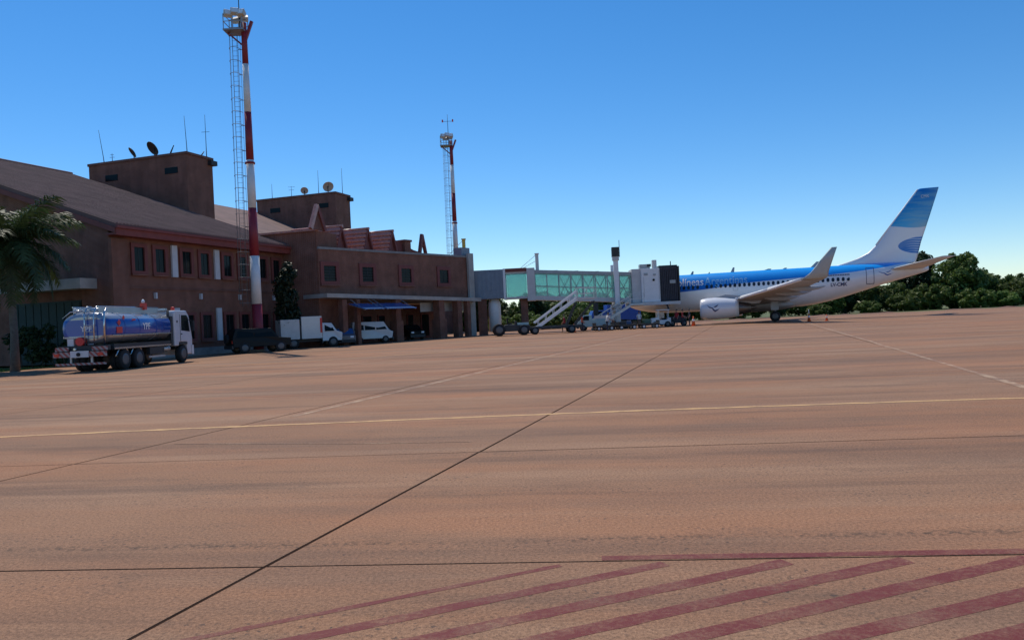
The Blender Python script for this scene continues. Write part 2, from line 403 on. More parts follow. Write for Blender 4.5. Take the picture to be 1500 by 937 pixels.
# tile ribs up the front slope, real relief
rb = MB()
for i in range(70):
    x = -.4 + i * .295
    rb.hexa([(x, -.8, EH - .8 * sl + .279), (x + .13, -.8, EH - .8 * sl + .279), (x + .13, HD, RH + .279), (x, HD, RH + .279)],
            [(x + .03, -.8, EH - .8 * sl + .335), (x + .1, -.8, EH - .8 * sl + .335), (x + .1, HD, RH + .335), (x + .03, HD, RH + .335)])
ro = rb.build('tile_ribs', 'roof_tile', T); ro['kind'] = 'stuff'
MB().tube([(-.55, HD, RH + .3), (20.2, HD, RH + .3)], .16, 8).build('ridge_cap', 'roof_tile', T)
MB().box(-.5, 20.2, -.86, -.70, EH - .75, EH - .19).build('fascia', 'fascia_red', T)
MB().box(-.5, 20.2, -.70, .0, EH - .72, EH - .60).build('soffit', 'frame_red', T)
gt = MB().box(-.52, 20.22, -1.0, -.86, EH - .32, EH - .16).build('gutter', 'fascia_red', T)
# rake boards on the gable end
MB().prism([(-.8, EH - .8 * sl - .35), (HD, RH - .35), (HD, RH - .002), (-.8, EH - .8 * sl - .002)], 'x', -.56, -.46).build('rake_board', 'frame_red', T)
MB().prism([(2 * HD + .8, EH - .8 * sl - .35), (HD, RH - .35), (HD, RH - .002), (2 * HD + .8, EH - .8 * sl - .002)], 'x', -.56, -.46).build('rake_board', 'frame_red', T)
MB().box(-.35, 1.0, -.25, -.003, 0, EH - .9).build('corner_pier', 'brick', T)
MB().box(-.28, -.003, .002, 2.4, 0, EH + .15).build('end_pier', 'brick_dark', T)
MB().box(20.2, 20.5, 2, HD, 0, EH - .2).build('fire_wall', 'brick_dark', T)
# windows: frame, recess, pane and sill; made once and shared
def window_set(w, h, fr, dep):
    f = MB(); f.box(-w / 2, -w / 2 + fr, -.12, .02, 0, h); f.box(w / 2 - fr, w / 2, -.12, .02, 0, h)
    f.box(-w / 2 + fr, w / 2 - fr, -.12, .02, h - fr, h); f.box(-w / 2 + fr, w / 2 - fr, -.12, .02, 0, fr)
    fo = f.build('window', 'frame_red')
    po = MB().box(-w / 2 + fr, w / 2 - fr, -.012, -.004, fr, h - fr).build('pane', 'glass_dark', fo)
    mu = MB().box(-.02, .02, -.03, -.013, fr, h - fr).build('mullion', 'metal_dark', fo)
    so = MB().box(-w / 2 - .05, w / 2 + .05, -.2, -.121, -.06, .06).build('sill', 'brick', fo)
    return fo
up = window_set(1.42, 2.1, .26, .1); lo = window_set(1.42, 2.15, .22, .1)
first = True
for k in range(4):
    for dx in (2.15, 4.05):
        x = 4.5 * k + dx
        if x > 19: continue
        for src, z in ((up, 5.65), (lo, 1.0)):
            w = src if first else copy_tree(src)
            w.parent = T; w.location = (x, 0, z)
        first = False
    if k < 3:
        MB().box(4.5 * k + 5.15, 4.5 * k + 5.67, -.14, -.003, 5.62, 7.85).build('wall_panel', 'panel_white', T)
        MB().box(4.5 * k + 5.15, 4.5 * k + 5.67, -.14, -.003, 1.0, 3.45).build('wall_panel', 'panel_white', T)
for k in range(4):
    lm = MB().box(4.5 * k + 3.35, 4.5 * k + 3.5, -.22, -.003, 4.08, 4.5).build('wall_lamp', 'panel_white', T, .02)
MB().box(-.36, 20.1, -.12, -.004, 0, .55).build('plinth', 'concrete_grey', T)
MB().box(1.01, 20, -.07, -.005, 4.72, 4.9).build('string_course', 'brick_dark', T)
# gable-end canopy and green gate
MB().box(-1.6, -.281, 1.1, 7.8, 4.75, 5.4).build('canopy_slab', 'concrete_light', T)
gate = MB().box(-.16, -.004, 2.6, 8.6, 0, 4.1).build('gate', 'gate_green', T)
for k in range(9): MB().box(-.2, -.161, 2.7 + k * .66, 3.28 + k * .66, .1, 4.0).build('gate_panel', 'gate_green', gate)
# roof blocks
def roof_block(x0):
    b = MB().box(x0, x0 + 3.7, 12.2, 24.0, 8, 18.7).build('roof_block', 'brick', T)
    c = MB(); c.box(x0 - .08, x0 + 3.78, 12.1, 24.1, 18.701, 18.95); c.build('coping', 'brick_dark', b)
    for y in (12.0, 24.0):
        MB().box(x0 + 3.0, x0 + 3.9, y - .25, y + .35, 18.15, 18.6).build('roof_spout', 'metal_dark', b)
    for y in (14.0, 21.2): MB().box(x0 - .05, x0 - .003, y - .75, y + .75, 17.0, 17.6).build('vent', 'glass_dark', b)
    MB().box(x0 - .3, x0 - .051, 12.1, 24.1, 16.3, 16.31).build('ledge', 'brick_dark', b) if False else None
    return b
roof_block(21.8); roof_block(49.0)

def in_frame(o, org, ang):
    c, s = math.cos(ang), math.sin(ang)
    return (org[0] + o[0] * c - o[1] * s, org[1] + o[0] * s + o[1] * c, o[2])
def TL(x, y, z): return in_frame((x, y, z), A, AD)

# dishes and antennas standing on the blocks
def dish(loc, r, rz, label, white=False):
    e = thing('satellite_dish', label, 'dish', loc, rz)
    mm = 'floodlight' if white else 'metal_dark'
    MB().tube([(0, 0, 0), (0, 0, r + .25)], .05, 8).build('post', 'metal_dark', e)
    prof = [(r * t, .28 * r * t * t) for t in (.02, .3, .6, .85, 1)] ; prof += [(p, h + .03) for p, h in reversed(prof)]
    d = MB().lathe(prof, (0, 0, 0), 'y', 18).build('reflector', mm, e); d.location = (0, 0, r + .3); d.rotation_euler = (R(-35), 0, 0)
    MB().bar((0, 0, r * .2 + .3), (0, .7 * r, r * 1.7), .03).build('feed_arm', 'metal_dark', e)
def antenna(loc, h, label, lean=(0, 0), bars=(), r=.035):
    e = thing('antenna', label, 'antenna', loc)
    MB().tube([(0, 0, 0), (lean[0] * .2, lean[1] * .2, h * .25), (lean[0], lean[1], h)], [r * 1.5, r, r * .5], 6).build('mast', 'metal_dark', e)
    MB().box(-.15, .15, -.15, .15, 0, .12).build('foot', 'metal_dark', e)
    for z, w in bars: MB().bar((-w / 2, 0, z), (w / 2, 0, z), .03).build('crossbar', 'metal_dark', e)
Z1 = 18.95
dish(TL(22.5, 19.0, Z1), .55, 2.2, 'small dark satellite dish on the roof block with whip antennas, beside a larger dish')
dish(TL(22.6, 16.6, Z1), .72, 2.5, 'larger round dark satellite dish standing on the edge of the roof block')
antenna(TL(23, 23.2, Z1), 3.6, 'thin leaning whip antenna at the ridge end of the roof block', (-.45, 0))
antenna(TL(23.4, 13.4, Z1), 3.9, 'tall straight whip antenna rising above the two dishes roof block corner', (-.15, 0))
antenna(TL(25.2, 12.6, Z1), 4.3, 'tall antenna with a short crossbar on the roof block corner', (0, 0), ((2.6, .8),))
antenna(TL(22.6, 21.8, Z1), 1.0, 'stubby antenna with two crossbars near the small dish', (0, 0), ((.6, .5), (.85, .35)))
antenna(TL(22.4, 14.6, Z1), .9, 'short tilted aerial bar on the roof block parapet', (.5, -.2), (), .08)
antenna(TL(25.3, 13.6, Z1), .8, 'short tilted aerial stub at the corner of the roof block', (.5, .1), (), .08)
dish(TL(50, 13.8, Z1), .7, 3.6, 'pale satellite dish on the farther roof block behind the dormers', True)
dish(TL(50, 17.3, Z1), .5, 3.3, 'small pale satellite dish on the farther roof block beside a yagi aerial', True)
antenna(TL(51, 15.8, Z1), 3.4, 'whip antenna between the pale dishes of the farther roof block')
antenna(TL(52.3, 13.0, Z1), 3.6, 'whip antenna at the front corner of the farther roof block')
antenna(TL(50.5, 22.6, Z1), 2.2, 'thin antenna at the ridge end of the farther roof block')
antenna(TL(50.5, 19.6, Z1), 1.6, 'yagi aerial with crossbars on the farther roof block', (0, 0), ((1.1, .7), (1.5, .9)))

# ------------------------------------------------------------------ lower terminal wing
C = (-16.25, 66.8, 0); CD = math.atan2(.817, .577)
Wg = thing('terminal_wing', 'flat-roofed brown brick terminal wing with square windows and a covered ground floor', 'building', C, CD)
WH = 8.3
MB().hexa([(0, 0, 4.45), (21.0, 0, 3.95), (21.0, 6, 3.95), (0, 6, 4.45)], [(0, 0, WH), (21.0, 0, WH), (21.0, 6, WH), (0, 6, WH)]).build('upper_wall', 'brick', Wg)
MB().box(-.0, 21.05, -.08, .25, WH + .001, WH + .2).build('parapet_coping', 'concrete_grey', Wg)
MB().hexa([(-.5, -1.5, 4.1), (20.6, -1.5, 3.6), (20.6, 6, 3.6), (-.5, 6, 4.1)], [(-.5, -1.5, 4.44), (20.6, -1.5, 3.94), (20.6, 6, 3.94), (-.5, 6, 4.44)]).build('canopy_slab', 'concrete_light', Wg)
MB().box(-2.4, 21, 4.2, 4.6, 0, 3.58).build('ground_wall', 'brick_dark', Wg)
# junction block, square to the long terminal, with a clay-tiled coping
def TW(x, y): 
    p = TL(x, y, 0); ox, oy = p[0] - C[0], p[1] - C[1]; c_, s_ = math.cos(-CD), math.sin(-CD)
    return (ox * c_ - oy * s_, ox * s_ + oy * c_)
jb = [TW(18.55, -3.45), TW(21.9, -3.45), TW(21.9, 4.5), TW(18.55, 4.5)]
MB().hexa([(x, y, 0) for x, y in jb], [(x, y, 9.85) for x, y in jb]).build('junction_block', 'brick', Wg)
for k in range(26):
    y = -3.5 + k * .31
    a = [TW(18.35, y), TW(18.95, y), TW(18.95, y + .29), TW(18.35, y + .29)]
    MB().hexa([(px_, py_, 9.851) for px_, py_ in a], [(px_, py_, 10.02 + .08 * (q in (1, 2))) for q, (px_, py_) in enumerate(a)]).build('coping_tile', 'tile_clay', Wg)
ww = window_set(2.1, 2.05, .36, .1)
for i, s in enumerate((1.2, 5.7, 10.8, 16.4)):
    w = ww if i == 0 else copy_tree(ww); w.parent = Wg; w.location = (s, 0, 5.2)
    lv = MB()
    for k in range(5): lv.box(-.56, .56, -.05, -.03, .42 + k * .25, .47 + k * .25)
    for k in range(5): MB().box(-.68, .68, -.05, -.014, .44 + k * .25, .48 + k * .25).build('louvre', 'metal_dark', w)
# ground floor doors and windows under the canopy
for s, wd in ((.8, 1.5), (3.4, 1.5), (6.2, 1.5), (9.4, 1.3), (11.4, 1.0), (13.6, 1.4), (15.6, 1.0), (17.9, 1.3)):
    d = MB().box(s - wd / 2, s + wd / 2, 4.05, 4.199, .1, 2.6).build('doorway', 'frame_red', Wg)
    MB().box(s - wd / 2 + .1, s + wd / 2 - .1, 4.03, 4.049, .2, 2.5).build('pane', 'glass_dark', d)
for s, w in ((1.6, .55), (3.2, .4), (8.2, .65), (14.4, .8), (17.2, .7), (18.7, .5)):
    p = MB().box(s - w / 2, s + w / 2, -1.3, -1.3 + w, 0, 3.9).build('pillar', 'brick', Wg)
    if s in (8.2, 14.4): MB().box(s - w / 2 - .12, s + w / 2 + .12, -1.42, -1.18 + w, 0, 1.9).build('pillar_base', 'brick', p)
MB().box(12.6, 20.6, -.06, -.003, 2.7, 3.59).build('lintel_panel', 'concrete_light', Wg)
MB().box(20.2, 21.05, -.35, -.09, 0, WH + .45).build('end_column', 'concrete_light', Wg)
MB().box(19.9, 21.3, .3, 1.4, WH + .21, WH + 1.1).build('roof_box', 'bridge_grey', Wg)
# blue awnings under the canopy
def awning(x0, x1, label):
    e = thing('awning', label, 'awning', in_frame(((x0 + x1) / 2, -1.5, 3.0), C, CD), CD)
    h = (x1 - x0) / 2
    MB().hexa([(-h, -1.9, -.02), (h, -1.9, -.02), (h, 0, .5), (-h, 0, .5)], [(-h, -1.9, .03), (h, -1.9, .03), (h, 0, .55), (-h, 0, .55)]).build('sheet', 'plastic_blue', e)
    for x in (-h + .1, 0, h - .1): MB().bar((x, -1.85, -.06), (x, .0, .45), .05).build('rafter', 'galvanised', e)
    for x in (-h + .15, h - .15): MB().bar((x, -1.5, .05), (x, .02, .9), .04).build('stay', 'galvanised', e)
awning(1.9, 4.3, 'short blue translucent awning under the canopy beside the white box truck')
awning(4.6, 8.4, 'long blue translucent awning under the canopy above the white van')

# dormers with clay tile courses
def dormer(px, py):
    """front-gabled dormer; ridge runs back from the gable front at (px, py), square to the long terminal"""
    s = 0.; pr = 10.55; hw = .95; y0, y1 = 0., 5.0
    e = MB().prism([(s - hw, WH), (s + hw, WH), (s, pr)], 'y', y0, y1).build('dormer', 'frame_red', Wg)
    e.rotation_euler = (0, 0, AD - CD)
    c_, s_ = math.cos(-CD), math.sin(-CD); ox, oy = px - C[0], py - C[1]
    e.location = (ox * c_ - oy * s_, ox * s_ + oy * c_, 0)
    n = 6
    for sg in (-1, 1):
        for k in range(n):
            t0, t1 = k / n, (k + 1.12) / n
            def pt(t, off, out=0.): return (s + sg * (hw * (1 - t) * 1.06 + out), WH - .1 + (pr - WH + .12) * t + off)
            cb = MB(); nt_ = 16
            vs_ = []
            for j in range(nt_ * 4 + 1):
                y = y0 - .2 + (y1 - y0 + .2) * j / (nt_ * 4)
                z = .08 * abs(math.sin(math.pi * j / 4)) + .03
                a, b = pt(t0, z + .03, .20), pt(min(t1, 1.03), z)
                vs_ += [(a[0], y, a[1]), (b[0], y, b[1]), (a[0] - sg * .05, y, a[1] - .09)]
            fs_ = []
            for j in range(nt_ * 4):
                o = j * 3
                fs_ += [(o, o + 1, o + 4, o + 3), (o + 2, o, o + 3, o + 5)]
            cb.add(vs_, fs_, True).build('tile_course', 'tile_clay', e)
    MB().tube([(s, y0 - .3, pr + .12), (s, y1, pr + .12)], .13, 8).build('ridge_cap', 'tile_clay', e)
    MB().bar((s - hw * 1.1, y0 - .12, WH - .1), (s, y0 - .12, pr + .1), .2, .22).build('barge_board', 'frame_red', e)
    MB().bar((s + hw * 1.1, y0 - .12, WH - .1), (s, y0 - .12, pr + .1), .2, .22).build('barge_board', 'frame_red', e)
for p in ((-15.16, 71.0), (-13.27, 73.7), (-11.38, 76.36)): dormer(*p)
MB().prism([(10.9, WH - .1), (18.4, WH - .1), (17.9, WH + .12), (14.5, WH + .75), (12.0, WH + 1.6), (10.9, WH + 1.8)], 'y', 2.2, 6.2).build('low_roof', 'frame_red', Wg)
MB().box(12.9, 13.8, 1.9, 2.8, WH, WH + 1.5).build('chimney', 'brick', Wg); MB().box(12.8, 13.9, 1.8, 2.9, WH + 1.501, WH + 1.7).build('chimney_cap', 'brick_dark', Wg)
def aframe(s, y, z0, w, h, fill, clay):
    e = MB().bar((-w / 2, 0, z0), (0, 0, z0 + h), .28, .34).build('gable_frame', clay, Wg)
    e.location = (s, y, 0); e.rotation_euler = (0, 0, AD - CD)
    MB().bar((w / 2, 0, z0), (.02, .01, z0 + h - .02), .27, .33).build('rafter', 'frame_red', e)
    if fill: MB().prism([(-w / 2, z0), (w / 2, z0), (0, z0 + h - .1)], 'y', .02, .12).build('infill', 'brick_dark', e)
    else: MB().bar((-w / 4, 0, z0 + h * .5), (w / 4, 0, z0 + h * .5), .15).build('tie_beam', 'frame_red', e)
aframe(-.05, -.2, 9.9, 2.2, 2.1, True, 'tile_clay')
aframe(15.2, 1.6, WH + .1, 1.7, 2.2, False, 'frame_red')
# ------------------------------------------------------------------ floodlight masts
def mast(loc, label, h=24.7):
    e = thing('floodlight_mast', label, 'light mast', loc)
    r0, r1 = .40, .2
    for k in range(7):
        z0, z1 = k * 3.6, (k + 1) * 3.6 if k < 6 else h
        ra, rb_ = r0 + (r1 - r0) * z0 / h, r0 + (r1 - r0) * z1 / h
        MB().lathe([(ra, z0), (rb_, z1)], (0, 0, 0), 'z', 16).build('pole_band', 'mast_red' if k % 2 == 0 else 'mast_white', e)
    MB().lathe([(.36, 14.1), (.36, 14.25)], (0, 0, 0), 'z', 16).build('flange', 'mast_red', e)
    MB().box(-.55, .55, -.55, .55, 0, .2).build('base_plate', 'concrete_grey', e)
    lad = MB()
    for x in (-1.02, -.62): lad.tube([(x, -.1, 3.4), (x + .15, -.1, h - .9)], .02, 5)
    lad = lad.build('ladder', 'steel_dull', e)
    for i in range(54):
        z = 3.6 + i * .38; dx = .15 * (z - 3.4) / (h - 4.3)
        MB().bar((-1.02 + dx, -.1, z), (-.62 + dx, -.1, z), .018).build('rung', 'steel_dull', lad)
    cg = MB()
    for a in (0, 45, 90, 135, 180):
        cg.tube([(-.82 + .38 * math.cos(R(a + 180)), -.1 + .62 * math.sin(R(a + 180)), 3.6), (-.67 + .38 * math.cos(R(a + 180)), -.1 + .62 * math.sin(R(a + 180)), h - 1)], .013, 4)
    cg = cg.build('safety_cage', 'steel_dull', e)
    for i in range(22):
        z = 3.7 + i * .95; dx = .15 * (z - 3.4) / (h - 4.3)
        MB().tube([(-.82 + dx + .4 * math.cos(R(a + 180)), -.1 + .64 * math.sin(R(a + 180)), z) for a in range(0, 181, 20)], .019, 5).build('cage_hoop', 'steel_dull', cg)
        if i % 2 == 0: MB().bar((-.62 + dx, -.1, z), (-.15, 0, z), .04).build('ladder_bracket', 'steel_dull', e)
    # head: basket, lamps, rod
    pf = MB().box(-1.35, .15, -.7, .7, h - .7, h - .6).build('platform', 'metal_grey', e)
    for x, y in ((-1.3, -.65), (-1.3, .65), (.1, -.65), (.1, .65), (-.6, -.65), (-.6, .65)): MB().bar((x, y, h - .6), (x, y, h + .5), .05).build('rail_post', 'metal_grey', pf)
    for z in (h - .05, h + .5):
        for a, b in (((-1.3, -.65), (.1, -.65)), ((-1.3, .65), (.1, .65)), ((-1.3, -.65), (-1.3, .65))): MB().bar((*a, z), (*b, z), .045).build('rail', 'metal_grey', pf)
    MB().bar((-1.2, 0, h - .7), (0, 0, h - 1.8), .12).build('platform_brace', 'mast_red', e)
    MB().bar((0, 0, h - 1.5), (.62, 0, h + .1), .2).build('lamp_arm', 'mast_red', e)
    for x, y, z, a in ((-1.0, -.5, h - .5 + .95, 30), (-.45, -.55, h - .5 + 1.05, 20), (.05, -.5, h - .5 + .95, -10), (-.75, .5, h - .5 + .9, 160), (-.1, .5, h - .5 + 1.0, 200)):
        f = MB().prism([(-.3, -.26), (.12, -.16), (.12, .16), (-.3, .26)], 'x', -.29, .29).build('floodlight', 'floodlight', e, .02)
        f.location = (x, y, z); f.rotation_euler = (R(-28), 0, R(a))
        MB().box(-.24, .24, -.315, -.301, -.2, .2).build('lens', 'print_white', f)
    for x in (-.9, -.2): MB().bar((x, 0, h - .6), (x, 0, h + .7), .06).build('lamp_post', 'metal_grey', e)
    MB().bar((-1.1, 0, h + .25), (.2, 0, h + .25), .07).build('lamp_rail', 'metal_grey', e)
    rd = MB().tube([(-.3, 0, h - .6), (-.3, 0, h + 3.4)], [.05, .02], 6).build('lightning_rod', 'metal_dark', e)
    MB().bar((-.95, 0, h + 2.5), (.35, 0, h + 2.5), .035).build('crossbar', 'metal_dark', rd)
    for x in (-.95, .35): MB().box(x - .09, x + .09, -.09, .09, h + 2.42, h + 2.72).build('obstruction_light', 'lamp_red', rd)
mast((-19.1, 59.0, 0), 'tall red and white floodlight mast standing before the gabled terminal, with caged ladder')
mast((-6.75, 100.5, 0), 'red and white floodlight mast rising behind the flat-roofed wing')

# ------------------------------------------------------------------ jet bridge
JB = thing('jet_bridge', 'grey and teal glass jet bridge joining the terminal wing to the airliner', 'jet bridge', (-3.0, 84.4, 0), math.atan2(-.9, 20.9))
# local x along the bridge, y away from the apron camera side, width 2.6
MB().box(-1.9, 2.3, 0, 2.7, 3.85, 6.95).build('root_tunnel', 'bridge_grey', JB)
for k in range(6): MB().box(-.5 + k * .47, -.42 + k * .47, -.04, -.002, 3.9, 6.9).build('panel_rib', 'bridge_grey', JB)
MB().box(2.25, 2.5, -.1, 2.8, 3.7, 7.0).build('post', 'white_paint', JB)
sg = MB(); sg.box(2.5, 4.8, .1, 2.5, 3.72, 3.95); sg.box(2.5, 4.8, .1, 2.5, 6.45, 6.62); sg.build('link_floor', 'off_white', JB)
MB().box(2.3, 4.8, .0, 2.6, 6.621, 7.0).build('link_roof', 'frame_red', JB)
for y in (.15, 2.45): MB().box(2.55, 4.75, y - .015, y + .015, 3.96, 6.44).build('glass_panel', 'glass_teal', JB)
MB().box(4.8, 5.65, -.12, 2.75, 3.45, 6.95).build('portal', 'off_white', JB)
def fl(x): return 3.62 - (x - 5.65) * .073
x0, x1 = 5.65, 15.95
def beam(name, m, xa, xb, ya, yb, za, zb):
    return MB().hexa([(xa, ya, fl(xa) + za), (xb, ya, fl(xb) + za), (xb, yb, fl(xb) + za), (xa, yb, fl(xa) + za)],
                     [(xa, ya, fl(xa) + zb), (xb, ya, fl(xb) + zb), (xb, yb, fl(xb) + zb), (xa, yb, fl(xa) + zb)]).build(name, m, JB)
beam('tunnel_floor', 'off_white', x0, x1, 0, 2.6, -.12, .34)
beam('tunnel_roof', 'metal_grey', x0, x1, 0, 2.6, 2.75, 3.1)
nx = 8; dxp = (x1 - x0) / nx
for k in range(nx + 1):
    x = x0 + k * dxp
    for y in (.06, 2.48): beam('mullion', 'metal_grey', max(x - .05, x0), min(x + .05, x1), y, y + .08, .341, 2.749)
for k in range(nx):
    xa, xb = x0 + k * dxp + .05, x0 + (k + 1) * dxp - .05
    for y in (.11, 2.5): beam('glass_panel', 'glass_teal', xa, xb, y, y + .02, .345, 2.745)
    if k >= 2:
        for y in (2.3,):
            MB().bar((xa, y, fl(xa) + .4), (xb, y, fl(xb) + 2.7), .09).build('brace', 'metal_grey', JB)
            MB().bar((xa, y + .1, fl(xa) + 2.7), (xb, y + .1, fl(xb) + .4), .09).build('brace', 'metal_grey', JB)
for y in (.02, 2.55): beam('hand_rail', 'metal_grey', x0, x1, y, y + .03, 1.35, 1.42)
for k in range(0, 4):
    MB().box(x0 + 2.0 + k * 2.2, x0 + 2.5 + k * 2.2, .7, 1.9, fl(x0 + 2 + k * 2.2) + 3.0, fl(x0 + 2 + k * 2.2) + 3.14).build('roof_hatch', 'metal_grey', JB)
# cab
MB().box(15.95, 16.9, -.3, 2.7, 2.72, 6.25).build('cab_rotunda', 'off_white', JB)
cab = MB().box(16.9, 18.85, -.6, 3.0, 2.68, 6.22).build('cab', 'white_paint', JB, .05)
MB().lathe([(.13, -.66), (.13, -.6)], (18.2, 0, 5.0), 'y', 16).build('porthole', 'glass_dark', cab)
MB().box(17.2, 17.6, -.64, -.601, 5.5, 5.75).build('cab_sign', 'metal_grey', cab); MB().box(18.15, 18.45, -.64, -.601, 5.45, 5.65).build('cab_sign', 'metal_grey', cab)
MB().box(17.15, 17.17, -.63, -.601, 3.2, 5.3).build('door_seam', 'metal_grey', cab); MB().box(18.75, 18.77, -.63, -.601, 2.9, 6.0).build('door_seam', 'metal_grey', cab)
bl = MB(); 
for k in range(10):
    xa = 18.86 + k * .19; bl.box(xa, xa + .11, -.55 + .02 * (k % 2), 3.0, 2.72, 6.28)
    bl.box(xa + .11, xa + .19, -.42, 2.9, 2.85, 6.2)
bl.build('bellows', 'bellows', JB)
MB().box(20.78, 20.92, -.62, 3.05, 2.55, 6.35).build('bellows_frame', 'metal_dark', JB)
MB().box(19.9, 20.5, -.57, -.555, 4.55, 4.9).build('bellows_sign', 'metal_grey', JB)
MB().box(15.5, 20.9, -.9, 3.1, 2.35, 2.67).build('cab_floor', 'off_white', JB)
MB().box(16.9, 18.0, .3, 1.3, 6.221, 6.75).build('roof_unit', 'metal_grey', JB); MB().box(17.7, 18.1, .2, .29, 6.45, 6.75).build('roof_vent', 'metal_dark', JB)
MB().box(18.25, 18.7, .2, .8, 6.221, 7.15).build('roof_stack', 'off_white', JB)
MB().box(18.9, 20.8, -.2, 2.6, 6.281, 6.5).build('bellows_roof', 'metal_dark', JB)
MB().tube([(20.2, .4, 6.5), (20.2, .4, 6.95)], .05, 6).build('beacon', 'metal_dark', JB)
MB().bar((19.5, -.4, 2.34), (19.7, -.4, 1.75), .18).build('bumper_arm', 'metal_dark', JB)
# lift column with dark motor head, wheel bogie
lc = MB().box(14.05, 14.55, -.75, -.25, .55, 7.6).build('lift_column', 'white_paint', JB, .03)
MB().box(13.95, 14.65, -.85, -.15, 7.25, 7.65).build('column_collar', 'off_white', lc); MB().box(13.92, 14.68, -.88, -.12, 7.651, 8.65).build('motor_head', 'metal_dark', lc)
MB().tube([(14.75, -.5, 7.6), (14.75, -.5, 9.4)], .03, 6).build('rod', 'metal_dark', lc)
MB().box(14.05, 14.55, 2.9, 3.4, .55, 7.0).build('lift_column', 'white_paint', JB)
MB().box(13.9, 14.7, -.9, 3.5, 2.2, 2.6).build('cross_beam', 'metal_grey', JB)
MB().box(13.2, 15.4, -.7, 3.3, .45, .8).build('bogie', 'metal_dark', JB)
def wheel(parent, pos, r, w, axis='y', rim='rim_grey', name='wheel', n=20):
    t = MB().lathe([(r * .60, -w / 2), (r * .93, -w / 2), (r, -w * .33), (r, w * .33), (r * .93, w / 2), (r * .60, w / 2)], (0, 0, 0), axis, n).build(name, 'rubber', parent)
    t.location = pos
    MB().lathe([(r * .2, -w * .52), (r * .35, -w * .50), (r * .58, -w * .54), (r * .61, -w * .45), (r * .61, w * .45), (r * .58, w * .54), (r * .35, w * .50), (r * .2, w * .52)], (0, 0, 0), axis, 16).build('rim', rim, t)
    return t
for x in (13.6, 15.0):
    for y in (-.7, 3.3): wheel(JB, (x, y, .5), .5, .35)
# supports at the root
MB().lathe([(.68, .3), (.68, 3.2), (.55, 3.84)], (1.1, 1.35, 0), 'z', 18).build('rotunda_column', 'white_paint', JB)
MB().box(4.0, 4.75, .7, 1.6, 0, 3.7).build('brick_pillar', 'brick', JB)
MB().box(-.6, .3, .2, 1.2, 0, 3.84).build('brick_pillar', 'brick', JB)
MB().box(11.9, 12.3, .2, .6, .0, 2.9).build('prop', 'metal_dark', JB); MB().box(11.9, 12.3, 2.0, 2.4, .0, 2.9).build('prop', 'metal_dark', JB)
# service stair from the cab to the apron
st = MB().box(15.5, 16.9, -2.0, -.91, 2.4, 2.55).build('stair_landing', 'galvanised', JB)
for i in range(11):
    t = i / 11; MB().box(15.25 - t * 4.0, 15.5 - t * 4.0, -1.95, -1.0, 2.3 - t * 2.3, 2.34 - t * 2.3).build('tread', 'galvanised', st)
for y in (-2.0, -.95):
    MB().bar((15.5, y, 2.4), (11.4, y, .05), .08, .25).build('stringer', 'galvanised', st)
    MB().bar((15.5, y, 3.4), (11.4, y, 1.1), .06).build('hand_rail', 'galvanised', st)
    MB().bar((15.5, y, 2.95), (11.4, y, .62), .04).build('mid_rail', 'galvanised', st)
    for k in range(5): MB().bar((15.5 - k, y, 2.4 - k * .575), (15.5 - k, y, 3.4 - k * .56), .05).build('rail_post', 'galvanised', st)
for x in (15.5, 16.9): MB().bar((x, -2.0, 2.5), (x, -2.0, 3.6), .06).build('rail_post', 'galvanised', st)
for z in (3.05, 3.6): MB().bar((15.5, -2.0, z), (16.9, -2.0, z), .05).build('rail', 'galvanised', st)

def guyed_post(loc, h, m, label):
    e = thing('guyed_post', label, 'post', loc)
    MB().box(-.18, .18, -.18, .18, 0, h).build('post', m, e); MB().box(-.24, .24, -.24, .24, h + .001, h + .12).build('cap', m, e)
    for k in (.95, .6): MB().tube([(-.15, 0, h * k), (-2.3, .1, .02 if k > .8 else .0)], .025, 5).build('guy_wire', 'metal_grey', e)
guyed_post((-4.9, 86.2, 8.3), 2.2, 'yellow', 'short yellow post with guy wires on the wing roof edge')
guyed_post((3.05, 86.5, 6.75), 1.8, 'off_white', 'pale guyed post standing on the glass jet bridge roof')

# ------------------------------------------------------------------ airliner
SX, SZ, TH = .96, 1.03, .319
PL = thing('airliner', 'white and blue twin-engine airliner with winglets parked at the jet bridge', 'airplane', (13.165, 89.472, 0), -TH)
def S(p): return (p[0] * SX, p[1] * SX, p[2] * SZ)
class PB(MB):
    def build(s, *a, **k): s.v = [S(v) for v in s.v]; return MB.build(s, *a, **k)
ST = [(0, 2.72, .03, .03), (.12, 2.74, .30, .30), (.45, 2.80, .62, .62), (1.0, 2.92, .95, .97), (1.7, 3.06, 1.25, 1.30), (2.6, 3.22, 1.54, 1.63), (3.6, 3.34, 1.74, 1.86), (4.8, 3.4, 1.86, 1.98), (6, 3.4, 1.88, 2.0)]
ST += [(x, 3.4, 1.88, 2.0) for x in (8, 10, 12, 14, 16, 18)]
ST += [(19.5, 3.42, 1.88, 1.98), (21, 3.50, 1.86, 1.90), (22.5, 3.64, 1.80, 1.76), (24, 3.82, 1.70, 1.58), (25.5, 4.02, 1.55, 1.38), (27, 4.22, 1.36, 1.17), (28.5, 4.40, 1.13, .96), (30, 4.54, .86, .74), (31.2, 4.62, .60, .53), (31.9, 4.64, .38, .36), (32.2, 4.64, .2, .22)]
def sec(x):
    for a, b in zip(ST, ST[1:]):
        if a[0] <= x <= b[0]:
            t = (x - a[0]) / (b[0] - a[0]); return [p + (q - p) * t for p, q in zip(a[1:], b[1:])]
    return ST[-1][1:]
def side_y(x, z, off=.012):
    zc, hw, hh = sec(x); k = max(-1, min(1, (z - zc) / hh)); return hw * math.sqrt(1 - k * k) + off
m = bpy.data.materials.new('livery_fuselage'); m.use_nodes = True; MATS['livery_fuselage'] = m
